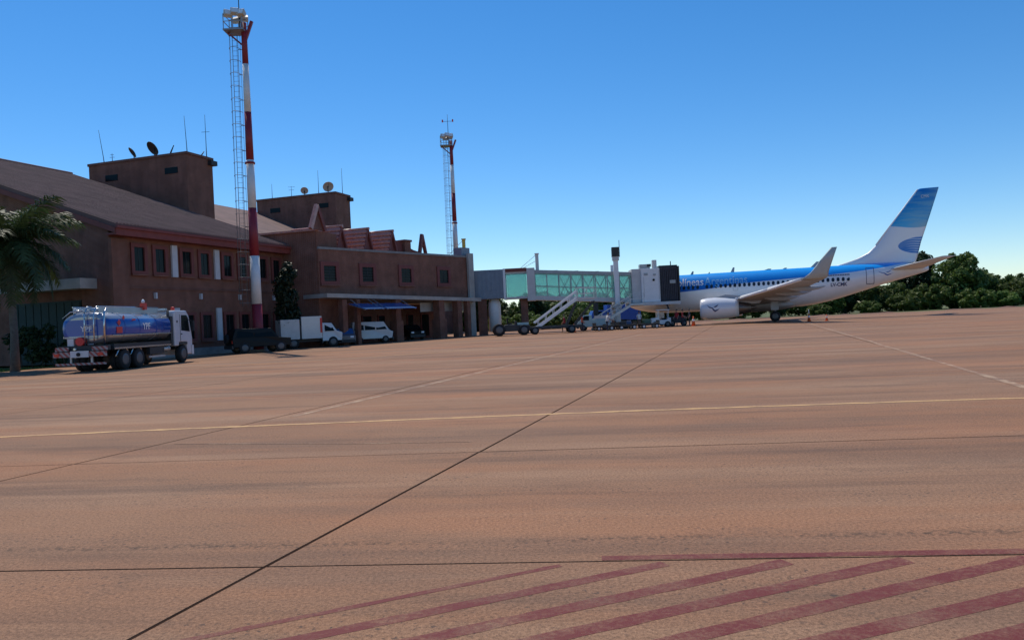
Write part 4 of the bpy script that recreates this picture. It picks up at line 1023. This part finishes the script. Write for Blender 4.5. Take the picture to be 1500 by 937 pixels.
# white box truck
e, bd = vehicle('box_truck', 'white box truck with two cargo boxes parked by the canopy', 'truck', (-16.6, 64.6, 0), R(28), [(.75, .5), (2.35, .5), (2.4, 1.15), (1.95, 1.3), (1.55, 1.95), (.75, 2.0)], 1.9, 1.25, 'car_white', [[(.95, 1.3), (1.75, 1.3), (1.45, 1.85), (.95, 1.85)]], (-1.6, 1.6), .42)
windscreen(bd, (1.98, 1.32), (1.6, 1.9), 1.8)
MB().box(-2.6, .75, -.4, .4, .5, .7).build('chassis', 'metal_dark', e)
MB().box(-.95, .7, -1.02, 1.02, .75, 2.55).build('cargo_box', 'car_white', e, .02); MB().box(-2.6, -1.1, -1.0, 1.0, .75, 2.35).build('cargo_box', 'off_white', e, .02)
MB().box(.55, .72, -1.05, -1.021, 1.2, 2.4).build('red_marking', 'sign_red', e)
# small car with blue shade, white van, blue car
e, bd = vehicle('hatchback', 'small grey hatchback with blue windscreen sunshade between the box truck and van', 'car', (-14.6, 68.2, 0), R(-75), [(-1.9, .35), (1.95, .35), (2.0, .8), (1.1, .98), (.45, 1.45), (-1.3, 1.47), (-1.9, .95)], 1.65, .92, 'car_grey', [[(-1.2, .98), (.95, .98), (.4, 1.38), (-1.1, 1.38)]], (-1.2, 1.25), .3)
MB().add([(1.14, -.72, .98), (1.14, .72, .98), (.5, .64, 1.42), (.5, -.64, 1.42)], [(0, 1, 2, 3)]).build('sunshade', 'plastic_blue', bd)
e, bd = vehicle('white_van', 'white minivan parked under the long blue awning', 'van', (-12.75, 70.9, 0), R(18), [(-1.75, .4), (1.75, .4), (1.85, .95), (1.5, 1.15), (1.05, 1.9), (-1.7, 1.95), (-1.78, 1.1)], 1.65, 1.12, 'car_white', [[(.35, 1.2), (1.3, 1.2), (.95, 1.78), (.35, 1.78)], [(-.65, 1.2), (.25, 1.2), (.25, 1.78), (-.65, 1.78)], [(-1.6, 1.2), (-.75, 1.2), (-.75, 1.78), (-1.55, 1.78)]], (-1.15, 1.15), .32)
windscreen(bd, (1.51, 1.2), (1.1, 1.82), 1.55)
e, bd = vehicle('parked_car', 'dark blue car parked in the covered bay between brick pillars', 'car', (-10.2, 78.0, 0), R(-60), [(-1.9, .35), (1.95, .35), (2.0, .8), (1.1, .98), (.45, 1.45), (-1.3, 1.47), (-1.9, .95)], 1.65, .92, 'car_dark', [[(-1.2, .98), (.95, .98), (.4, 1.38), (-1.1, 1.38)]], (-1.2, 1.25), .3)
windscreen(bd, (1.12, 1.0), (.48, 1.42), 1.55)

# ------------------------------------------------------------------ ground support equipment
# dark tow tractor
TT = thing('tow_tractor', 'low dark aircraft tow tractor with large wheels before the white rotunda column', 'tractor', (-.1, 74.9, 0), R(4))
MB().prism([(-1.7, .4), (1.7, .4), (1.75, .95), (.4, 1.0), (.3, 1.05), (-.6, 1.05), (-.7, .85), (-1.7, .8)], 'y', -.8, .8).build('body', 'metal_dark', TT, .04)
for x, r in ((-1.2, .58), (1.15, .5)):
    for s in (-1, 1): wheel(TT, (x, s * .85, r), r, .35)
MB().box(.35, .5, -.6, .6, 1.0, 1.35).build('dash', 'metal_dark', TT); MB().box(-.35, .1, -.6, -.1, 1.06, 1.2).build('seat', 'rubber', TT); MB().box(-.45, -.33, -.6, -.1, 1.2, 1.65).build('seat_back', 'rubber', TT)
MB().tube([(.25, -.3, 1.05), (.1, -.3, 1.4)], .02, 6).build('steering_column', 'metal_dark', TT)
MB().box(.55, 1.6, -.75, -.6, .96, 1.2).build('bonnet_rail', 'teal_light', TT)
# mobile boarding stairs
MS = thing('mobile_stairs', 'white mobile boarding stairs with raised platform standing before the glass bridge', 'stairs', (3.0, 75.2, 0), R(3))
ms = MB().box(-1.4, 3.6, -.75, .75, .5, .75).build('chassis', 'metal_dark', MS)
for x in (-.9, 2.6):
    for s in (-1, 1): wheel(MS, (x, s * .75, .38), .38, .25)
for s in (-1, 1):
    MB().bar((-.8, s * .62, .55), (3.3, s * .62, 3.25), .1, .26).build('stringer', 'white_paint', MS)
    MB().bar((-.9, s * .62, 1.1), (3.3, s * .62, 3.95), .12, .16).build('hand_rail', 'white_paint', MS)
    for k in range(6): MB().bar((-.5 + k * .75, s * .62, .85 + k * .49), (-.5 + k * .75, s * .62, 1.35 + k * .51), .05).build('rail_post', 'white_paint', MS)
    MB().bar((2.2, s * .6, .75), (3.2, s * .6, 2.9), .12).build('lift_arm', 'metal_dark', MS)
    MB().bar((4.9, s * .6, 2.95), (3.0, s * .6, .8), .1).build('platform_prop', 'metal_dark', MS)
for k in range(13): MB().box(-.85 + k * .33, -.55 + k * .33, -.58, .58, .72 + k * .2, .76 + k * .2).build('tread', 'galvanised', MS)
pf = MB().box(3.2, 5.0, -.7, .7, 3.15, 3.27).build('platform', 'off_white', MS)
for s in (-1, 1):
    for x in (3.3, 4.2, 5.1): MB().bar((x, s * .68, 3.2), (x, s * .68, 4.25), .05).build('rail_post', 'off_white', pf)
    for z in (3.7, 4.25): MB().bar((3.3, s * .68, z), (5.1, s * .68, z), .05).build('rail', 'off_white', pf)
# light teal service van
e, bd = vehicle('service_van', 'small pale teal service truck behind the mobile stairs', 'truck', (8.3, 80.5, 0), R(170), [(-1.9, .4), (1.5, .4), (1.6, .9), (1.3, 1.05), (.9, 1.6), (.2, 1.62), (.15, 1.15), (-1.9, 1.15)], 1.6, 1.02, 'teal_light', [[(.35, 1.08), (1.15, 1.08), (.82, 1.52), (.35, 1.52)]], (-1.2, 1.0), .32)
windscreen(bd, (1.32, 1.08), (.93, 1.56), 1.5)
MB().box(-1.8, -.2, -.7, .7, 1.16, 1.5).build('load', 'off_white', e)
# baggage dollies: one built, the others copied
def dolly(loc, rz, label):
    e = thing('baggage_dolly', label, 'dolly', loc, rz, 'baggage dollies in a row')
    MB().box(-.95, .95, -.65, .65, .42, .52).build('deck', 'metal_dark', e); MB().box(-.9, .9, -.6, -.55, .3, .42).build('frame_rail', 'metal_dark', e); MB().box(-.9, .9, .55, .6, .3, .42).build('frame_rail', 'metal_dark', e)
    for x in (-.65, .65):
        for s in (-1, 1): wheel(e, (x, s * .6, .22), .22, .14, 'y', 'panel_white')
    MB().bar((.95, 0, .4), (1.6, 0, .3), .06).build('tow_bar', 'metal_dark', e)
    for x in (-.93, .93): MB().box(x - .02, x + .02, -.62, .62, .53, .8).build('end_rail', 'metal_dark', e)
    return e
d0 = dolly((9.0, 77.6, 0), R(10), 'empty dark flat baggage dolly, last of the row below the jet bridge')
for x, y, a, lb in ((11.3, 78.0, 8, 'flat baggage dolly carrying a black and a blue suitcase'), (13.6, 78.3, 5, 'flat baggage dolly carrying a single green suitcase')):
    d = copy_tree(d0); d.location = (x, y, 0); d.rotation_euler.z = R(a); d['label'] = lb
# suitcases on a dolly
def suitcase(loc, rz, sx, sy, sz, m, label):
    e = thing('suitcase', label, 'suitcase', loc, rz)
    MB().box(-sx / 2, sx / 2, -sy / 2, sy / 2, 0, sz).build('shell', m, e, .03); MB().tube([(-.1, 0, sz), (-.1, 0, sz + .05), (.1, 0, sz + .05), (.1, 0, sz)], .012, 5).build('handle', 'metal_dark', e)
mat('case_black', (.03, .03, .035), .6, var=.1); mat('case_blue', (.04, .09, .2), .6, var=.1); mat('case_green', (.05, .12, .09), .6, var=.1)
suitcase((10.9, 78.0, .52), R(10), .7, .5, .3, 'case_black', 'black suitcase lying on the baggage dolly beneath the jet bridge')
suitcase((11.6, 78.1, .52), R(80), .6, .45, .35, 'case_blue', 'blue suitcase lying on the baggage dolly beneath the jet bridge')
suitcase((13.4, 78.3, .52), R(20), .7, .5, .4, 'case_green', 'green suitcase on the dolly nearest the white tug')
# white baggage tug and its cart
BT = thing('baggage_tug', 'small white baggage tug by the airliner nose', 'tug', (15.55, 82.2, 0), R(175))
MB().prism([(-1.0, .3), (1.0, .3), (1.0, .95), (.3, 1.0), (.1, .75), (-.6, .75), (-.7, .95), (-1.0, .95)], 'y', -.6, .6).build('body', 'white_paint', BT, .04)
for x in (-.65, .65):
    for s in (-1, 1): wheel(BT, (x, s * .58, .3), .3, .2)
for x in (-.75, .25):
    for s in (-1, 1): MB().bar((x, s * .52, .9), (x, s * .52, 1.75), .05).build('roof_post', 'white_paint', BT)
MB().box(-.9, .5, -.6, .6, 1.75, 1.82).build('roof', 'white_paint', BT); MB().box(-.5, -.1, -.4, .4, .76, .95).build('seat', 'rubber', BT)
BC = thing('ground_power_unit', 'low dark wheeled ground power unit behind the white tug', 'generator', (17.6, 83.4, 0), R(170))
MB().box(-.9, .9, -.6, .6, .35, 1.05).build('housing', 'metal_dark', BC, .04); MB().box(-.7, .2, -.62, -.601, .55, .9).build('grille', 'metal_grey', BC)
for x in (-.6, .6):
    for s in (-1, 1): wheel(BC, (x, s * .58, .32), .32, .2)
MB().bar((.9, 0, .4), (1.7, 0, .3), .07).build('tow_bar', 'metal_dark', BC)
# blue catering truck behind the nose
e, bd = vehicle('catering_truck', 'blue cargo truck standing on the far side of the airliner nose', 'truck', (12.2, 97.5, 0), R(185), [(.6, .5), (2.6, .5), (2.65, 1.3), (2.3, 2.1), (.6, 2.15)], 2.2, 1.35, 'blue_panel', [[(1.2, 1.4), (2.2, 1.4), (2.05, 2.0), (1.2, 2.0)]], (-2.2, 1.8), .45)
MB().box(-3.6, .55, -1.15, 1.15, .8, 2.75).build('cargo_box', 'blue_panel', e, .03)
for k in range(6): MB().box(-3.5 + k * .68, -3.44 + k * .68, 1.151, 1.18, .85, 2.7).build('box_rib', 'blue_panel', e)

# traffic cones
def cone(loc, label, h=.75, pole=0.):
    e = thing('traffic_cone', label, 'cone', loc)
    k = h / .75
    MB().box(-.2 * k, .2 * k, -.2 * k, .2 * k, 0, .04).build('base', 'cone_orange', e)
    MB().lathe([(.15 * k, .04), (.03 * k, h)], (0, 0, 0), 'z', 14).build('cone_body', 'cone_orange', e)
    MB().lathe([(.102 * k, .36 * k), (.075 * k, .52 * k)], (0, 0, 0), 'z', 14).build('reflective_band', 'print_white', e)
    if pole: MB().tube([(0, 0, h * .9), (0, 0, h + pole)], .04, 6).build('marker_rod', 'print_white', e)
cone((28.2, 74.6, 0), 'orange cone with white rod standing under the rear fuselage', .8, .35)
cone((29.6, 73.9, 0), 'slim orange cone farther aft of the main wheels, without a rod', .62)
cone((18.35, 79.5, 0), 'tall orange cone beside the crew near the engine', 1.0)
cone((6.0, 76.4, 0), 'orange cone beside the mobile stairs and teal truck', .8)

# ------------------------------------------------------------------ people
def cloth_mat(name, legs, top, skin):
    m = bpy.data.materials.new(name); m.use_nodes = True; MATS[name] = m
    nt, N, M, MIX, NOISE, RANGE = node_helpers(m); b = nt.nodes['Principled BSDF']
    tc = N('ShaderNodeTexCoord'); sp = N('ShaderNodeSeparateXYZ'); nt.links.new(tc.outputs['Object'], sp.inputs[0]); Z = sp.outputs[2]
    c = MIX(M('GREATER_THAN', Z, .93), legs, top); c = MIX(M('GREATER_THAN', Z, 1.46), c, skin); c = MIX(M('LESS_THAN', Z, .09), c, (.02, .02, .02))
    arm = M('MULTIPLY', M('GREATER_THAN', M('ABSOLUTE', sp.outputs[0]), .21), M('LESS_THAN', Z, 1.18)); c = MIX(arm, c, skin)
    nt.links.new(c, b.inputs['Base Color']); b.inputs['Roughness'].default_value = .8
def person(loc, rz, clothes, label, step=.12, armb=.1, bend=0.):
    e = thing('person', label, 'person', loc, rz)
    J = [((0, 0, .95), .15), ((0, bend * .3, 1.15), .15), ((0, bend * .7, 1.36), .165), ((0, bend * .85, 1.48), .065), ((0, bend + .01, 1.57), .085), ((0, bend + .015, 1.68), .09),
         ((-.1, 0, .88), .095), ((-.11, step, .5), .068), ((-.11, step * .7, .09), .048), ((-.11, step * .7 + .14, .045), .042),
         ((.1, 0, .88), .095), ((.11, -step * .6, .5), .068), ((.11, -step, .09), .048), ((.11, -step + .14, .045), .042),
         ((-.2, bend * .7, 1.40), .07), ((-.26, bend * .7 - .02, 1.14), .048), ((-.27, bend * .7 + armb, .92), .036), ((-.265, bend * .7 + armb + .05, .84), .038), ((-.26, bend * .7 + armb + .07, .77), .022),
         ((.2, bend * .7, 1.40), .07), ((.26, bend * .7 - .02, 1.14), .048), ((.27, bend * .7 + armb * 1.6, .94), .036), ((.265, bend * .7 + armb * 1.6 + .05, .86), .038), ((.26, bend * .7 + armb * 1.6 + .07, .79), .022)]
    E_ = [(0, 1), (1, 2), (2, 3), (3, 4), (4, 5), (0, 6), (6, 7), (7, 8), (8, 9), (0, 10), (10, 11), (11, 12), (12, 13), (2, 14), (14, 15), (15, 16), (16, 17), (17, 18), (2, 19), (19, 20), (20, 21), (21, 22), (22, 23)]
    me = bpy.data.meshes.new('body'); me.from_pydata([j[0] for j in J], E_, []); me.materials.append(MATS[clothes])
    o = bpy.data.objects.new('body', me); col.objects.link(o); o.parent = e
    sk = o.modifiers.new('skin', 'SKIN'); sk.use_smooth_shade = True
    for v_, (_, r) in zip(me.skin_vertices[0].data, J): v_.radius = (r, r * .8)
    me.skin_vertices[0].data[0].use_root = True
    o.modifiers.new('sub', 'SUBSURF').levels = 1; o.modifiers['sub'].render_levels = 1
    h = MB().lathe([(.02, .115), (.07, .10), (.102, .045), (.1, 0), (.08, -.03)], (0, bend + .0, 1.68), 'z', 12).build('hair', 'case_black', e)
cloth_mat('clothes_red', (.03, .03, .045), (.30, .02, .025), (.35, .2, .14)); cloth_mat('clothes_dark', (.02, .025, .04), (.05, .05, .07), (.35, .2, .14)); cloth_mat('clothes_white', (.03, .035, .06), (.62, .62, .62), (.35, .2, .14)); cloth_mat('clothes_orange', (.03, .03, .05), (.65, .10, .04), (.35, .2, .14))
person((16.9, 80.6, 0), R(120), 'clothes_red', 'person in a dark red shirt standing by the ground power unit, body turned aside')
person((17.45, 80.4, 0), R(-100), 'clothes_red', 'person in a dark red shirt facing a colleague beside the tall cone', .05, .2)
person((18.1, 80.2, 0), R(90), 'clothes_dark', 'person in dark clothes standing beside the tall orange cone', .04)
person((9.2, 76.2, 0), R(-60), 'clothes_white', 'person in a white shirt leaning over the baggage dollies', .15, .3, .18)
person((5.2, 78.5, 0), R(70), 'clothes_red', 'person in a bright red shirt walking behind the mobile stairs', .2, .15)
person((6.9, 77.4, 0), R(-90), 'clothes_orange', 'person in an orange vest standing by the pale teal truck', .05)
person((13.0, 80.3, 0), R(200), 'clothes_white', 'person in a white shirt behind the dolly row near the lift column', .1)

# ------------------------------------------------------------------ vegetation
def crown_mesh(name, seed, rx, ry, rz, n_clump, n_leaf, leaf, m, zc=0., k0=.16, k1=.36):
    rnd = random.Random(seed); vs_, fs_ = [], []
    cl = []
    for _ in range(n_clump):
        a = rnd.uniform(0, 2 * math.pi); u = rnd.uniform(-.95, 1); q = rnd.uniform(.25, 1) ** .6
        k = math.sqrt(1 - u * u)
        cl.append((Vector((rx * q * k * math.cos(a), ry * q * k * math.sin(a), rz * q * u)), rnd.uniform(k0, k1) * min(rx, rz)))
    for i in range(n_leaf):
        c, r = cl[i % n_clump]
        d = Vector((rnd.gauss(0, 1), rnd.gauss(0, 1), rnd.gauss(.25, 1))).normalized()
        p = c + d * r * rnd.uniform(.55, 1.08)
        nrm = (d + Vector((rnd.gauss(0, .5), rnd.gauss(0, .5), rnd.gauss(.2, .5)))).normalized()
        t = nrm.orthogonal().normalized(); t = (Matrix.Rotation(rnd.uniform(0, 6.28), 3, nrm) @ t); b_ = nrm.cross(t)
        l = leaf * rnd.uniform(.6, 1.3); w = l * .55
        o = len(vs_)
        vs_ += [p - t * l * .5, p + b_ * w * .5 - nrm * l * .06, p + t * l * .5 - nrm * l * .12, p - b_ * w * .5]
        fs_.append((o, o + 1, o + 2, o + 3))
    me = bpy.data.meshes.new(name); me.from_pydata([(v.x, v.y, v.z + zc) for v in vs_], [], fs_); me.materials.append(MATS[m])
    return me
def trunk_mesh(seed, h, r, limbs=5, spread=1.5):
    rnd = random.Random(seed); mb = MB()
    mb.tube([(0, 0, -.2), (rnd.uniform(-.1, .1), 0, h * .4), (rnd.uniform(-.2, .2), rnd.uniform(-.2, .2), h * .75), (0, 0, h * 1.3)], [r * 1.3, r, r * .75, r * .2], 8)
    for k in range(limbs):
        a = k * 6.28 / limbs + rnd.uniform(-.4, .4); z = h * rnd.uniform(.5, .9)
        mb.tube([(0, 0, z), (spread * .5 * math.cos(a), spread * .5 * math.sin(a), z + h * .25), (spread * math.cos(a), spread * math.sin(a), z + h * .6)], [r * .5, r * .35, r * .1], 6)
    return mb
CR = [crown_mesh('crown_a', 1, 4.2, 4.0, 4.2, 90, 12000, .60, 'leaf', 4.4), crown_mesh('crown_b', 2, 4.6, 4.2, 3.6, 90, 12000, .60, 'leaf', 3.6),
      crown_mesh('crown_c', 3, 3.6, 3.6, 4.6, 80, 10500, .56, 'leaf_dark', 4.6), crown_mesh('crown_d', 4, 4.0, 3.8, 2.8, 80, 10000, .54, 'leaf_bright', 2.7)]
TRK = []
for i, (h, r) in enumerate(((2.6, .22), (2.4, .25), (2.4, .2), (1.8, .18))):
    o = trunk_mesh(20 + i, h, r, 5, 2.0).build('trunk', 'bark'); TRK.append(o.data); bpy.data.objects.remove(o)
def tree(x, y, k, s, rz, label, group, sz=1.):
    e = thing('tree', label, 'tree', (x, y, -.14), rz, group)
    t = bpy.data.objects.new('trunk', TRK[k]); col.objects.link(t); t.parent = e; t.scale = (s, s, s * sz)
    c = bpy.data.objects.new('crown', CR[k]); col.objects.link(c); c.parent = e; c.scale = (s, s, s * sz)
rt = random.Random(11)
# (pixel-free) rows of trees beyond the apron on the right and behind the bridge
def row(specs, lab, grp):
    for x, y, k, s, sz in specs: tree(x, y, k, s, rt.uniform(0, 6.28), lab, grp, sz)
row([(77, 134, 0, 1.0, 1.05), (72, 140, 2, 1.05, 1.05), (81, 137, 1, .85, 1.0), (70, 131, 3, .85, .9), (75, 127, 3, .7, .8), (84, 131, 1, .7, .8), (80, 128, 3, .62, .75), (88, 140, 0, .72, .85)],
    'dense green tree in the tall clump behind the airliner tail', 'trees in the clump behind the tail')
row([(66, 136, 1, .75, .85), (61, 133, 0, .62, .9), (64, 128, 3, .6, .8), (57, 134, 2, .60, .9), (53, 131, 0, .58, .8), (49, 134, 1, .58, .8), (58, 128, 3, .5, .7), (45, 132, 2, .55, .8), (41, 134, 0, .55, .8), (37, 131, 3, .6, .7), (50, 128, 3, .45, .7), (33, 136, 1, .55, .7), (29, 138, 0, .55, .7)],
    'low bushy tree in the belt seen beneath the airliner fuselage', 'trees seen beneath the fuselage')
row([(96, 150, 3, .75, .8), (104, 158, 0, .8, .85), (92, 160, 1, .85, .9), (112, 165, 2, .85, .8), (119, 172, 0, .9, .9), (101, 148, 3, .55, .7), (126, 178, 1, .95, .9), (110, 152, 3, .6, .6), (132, 186, 0, 1.0, .9), (117, 160, 3, .65, .6), (98, 170, 2, .9, .9), (140, 196, 1, 1.1, .9), (123, 165, 1, .6, .65), (106, 176, 0, .85, .9)],
    'light green tree in the receding belt right of the tail clump', 'trees in the belt beyond the apron edge')
row([(-14 + i * 2.2 + rt.uniform(-.8, .8), 118 + rt.uniform(-6, 8), rt.choice((0, 1, 3, 2, 1)), rt.uniform(.58, .74), .94) for i in range(20)],
    'green tree in the belt seen below the jet bridge', 'trees beyond the jet bridge')
row([(2, 104, 3, .55, .8), (5.5, 106, 3, .5, .8), (-1.5, 103, 3, .5, .8), (9, 108, 1, .45, .8)],
    'bright green bush close behind the jet bridge pillars', 'bushes behind the bridge pillars')
# thin tall crown that shows above the fuselage beside the winglet
tree(62, 146, 0, .5, 1.0, 'slender tree whose tuft shows above the fuselage behind the winglet', None, 1.0)
bpy.context.view_layer.update()

# queen palm in front of the gable end
def frond_mesh(seed, L, droop):
    rnd = random.Random(seed); mb = MB(); pts_ = []
    for i in range(13):
        t = i / 12; pts_.append(Vector((L * (t - .18 * droop * t * t), 0, L * (.42 * t - .62 * droop * t * t))))
    mb.tube(pts_, [.05 - .042 * i / 12 for i in range(13)], 5)
    for i in range(52):
        t = .1 + .9 * i / 51; k = t * 12; j = min(int(k), 11); p = pts_[j].lerp(pts_[j + 1], k - j); tg = (pts_[j + 1] - pts_[j]).normalized()
        for s in (-1, 1):
            l = L * .27 * (math.sin(math.pi * (.12 + .8 * t)) ** .7) * rnd.uniform(.8, 1.15)
            d = (Vector((0, s, 0)) * .9 + tg * .55 + Vector((0, 0, rnd.uniform(-.55, .25)))).normalized(); w = .042
            q1 = p + d * l * .55; q2 = p + d * l - Vector((0, 0, l * rnd.uniform(.15, .5)))
            mb.add([p - tg * w, p + tg * w, q1 + tg * w, q1 - tg * w, q2], [(0, 1, 2, 3), (3, 2, 4)])
    return mb
def palm(loc, h, label, nf=26, L=3.3):
    e = thing('palm_tree', label, 'palm', loc)
    MB().tube([(0, 0, -.2), (.05, 0, h * .3), (-.05, .05, h * .7), (0, 0, h)], [.26, .19, .17, .14], 12).build('trunk', 'palm_bark', e)
    fr = []
    for k in range(4):
        o = frond_mesh(50 + k, L * (1 - .06 * k), .7 + .32 * k).build('frond', 'leaf_palm', e); fr.append(o)
    rnd = random.Random(5)
    for k in range(nf):
        a = k * 2.39996; lvl = k / nf
        src = fr[min(3, int(lvl * 4))]
        o = src if k in (0, nf // 4 + 1, nf // 2 + 1, nf * 3 // 4 + 1) and src.location.length == 0 and src.rotation_euler.z == 0 else share(src, 'frond', e)
        o.location = (0, 0, h - .25 * lvl); o.rotation_euler = (0, R(-48 + 75 * lvl + rnd.uniform(-8, 8)), a)
mat('palm_bark', (.14, .12, .10), .95, var=.3, scale=5, bump=.6)
palm((-27.0, 42.5, -.14), 6.9, 'queen palm with drooping fronds before the gable end of the terminal', 34, 4.2)
palm((-31.0, 45.5, -.14), 5.6, 'shorter queen palm half hidden behind the drooping palm', 22, 3.0)
# dark climbing tree at the inner corner
CT = thing('slender_tree', 'dark slender leafy tree growing at the inner corner of terminal and wing', 'tree', (-18.1, 63.6, 0))
trunk_mesh(70, 3.0, .12, 4, .8).build('trunk', 'bark', CT)
o = bpy.data.objects.new('crown', crown_mesh('crown_slim', 71, .75, .75, 3.3, 60, 5500, .32, 'leaf_vine', 4.0, .4, .8)); col.objects.link(o); o.parent = CT
# dark hedge by the gable end and grass strip
def hedge(loc, l, w, h, rz, label, seed):
    e = thing('hedge', label, 'hedge', loc, rz)
    o = bpy.data.objects.new('foliage', crown_mesh('hedge_leaves', seed, l / 2, w / 2, h / 2, 40, 2600, .3, 'leaf_dark', h / 2)); col.objects.link(o); o.parent = e
    mb = MB()
    for k in range(6): mb.tube([(-l * .4 + k * l * .16, 0, -.1), (-l * .4 + k * l * .16 + .1, .05, h * .6)], .03, 5)
    mb.build('stems', 'bark', e)
hedge((-29.2, 48.2, -.1), 5.5, 1.8, 2.6, R(160), 'dark clipped hedge between the palms and the green gate', 81)
gv, gf = [], []
rg_ = random.Random(9)
for i in range(9000):
    x = rg_.uniform(-45, -27.4); y = rg_.uniform(40, 50)
    if x > -40.9 + .3 * y + rg_.uniform(-.1, .02): continue
    a = rg_.uniform(0, 6.28); h = rg_.uniform(.06, .16); w = .012; lx, ly = rg_.uniform(-.05, .05), rg_.uniform(-.05, .05)
    o_ = len(gv); gv += [(x - w * math.cos(a), y - w * math.sin(a), -.14), (x + w * math.cos(a), y + w * math.sin(a), -.14), (x + lx, y + ly, -.14 + h + .06)]; gf.append((o_, o_ + 1, o_ + 2))
gr = MB().add(gv, gf).build('grass', 'leaf_bright'); gr['kind'] = 'stuff'; gr['label'] = 'strip of short bright green grass beside the apron edge'
# low dirt berm with tufts along the far apron edge
bm_ = MB(); rb2 = random.Random(14); ringL = []
for i in range(60):
    x = 20 + i * 1.4; y = 111 - .1 * x + rb2.uniform(-.3, .3); h = rb2.uniform(.02, .22)
    ringL.append([(x, y - .8, -.15), (x, y - .3, h * .7), (x, y + .2, h), (x, y + 1.2, -.15)])
struct(bm_.loft(ringL, False, True, False).build('dirt_edge', 'earth'))
scene.render.resolution_x = 1024; scene.render.resolution_y = 639
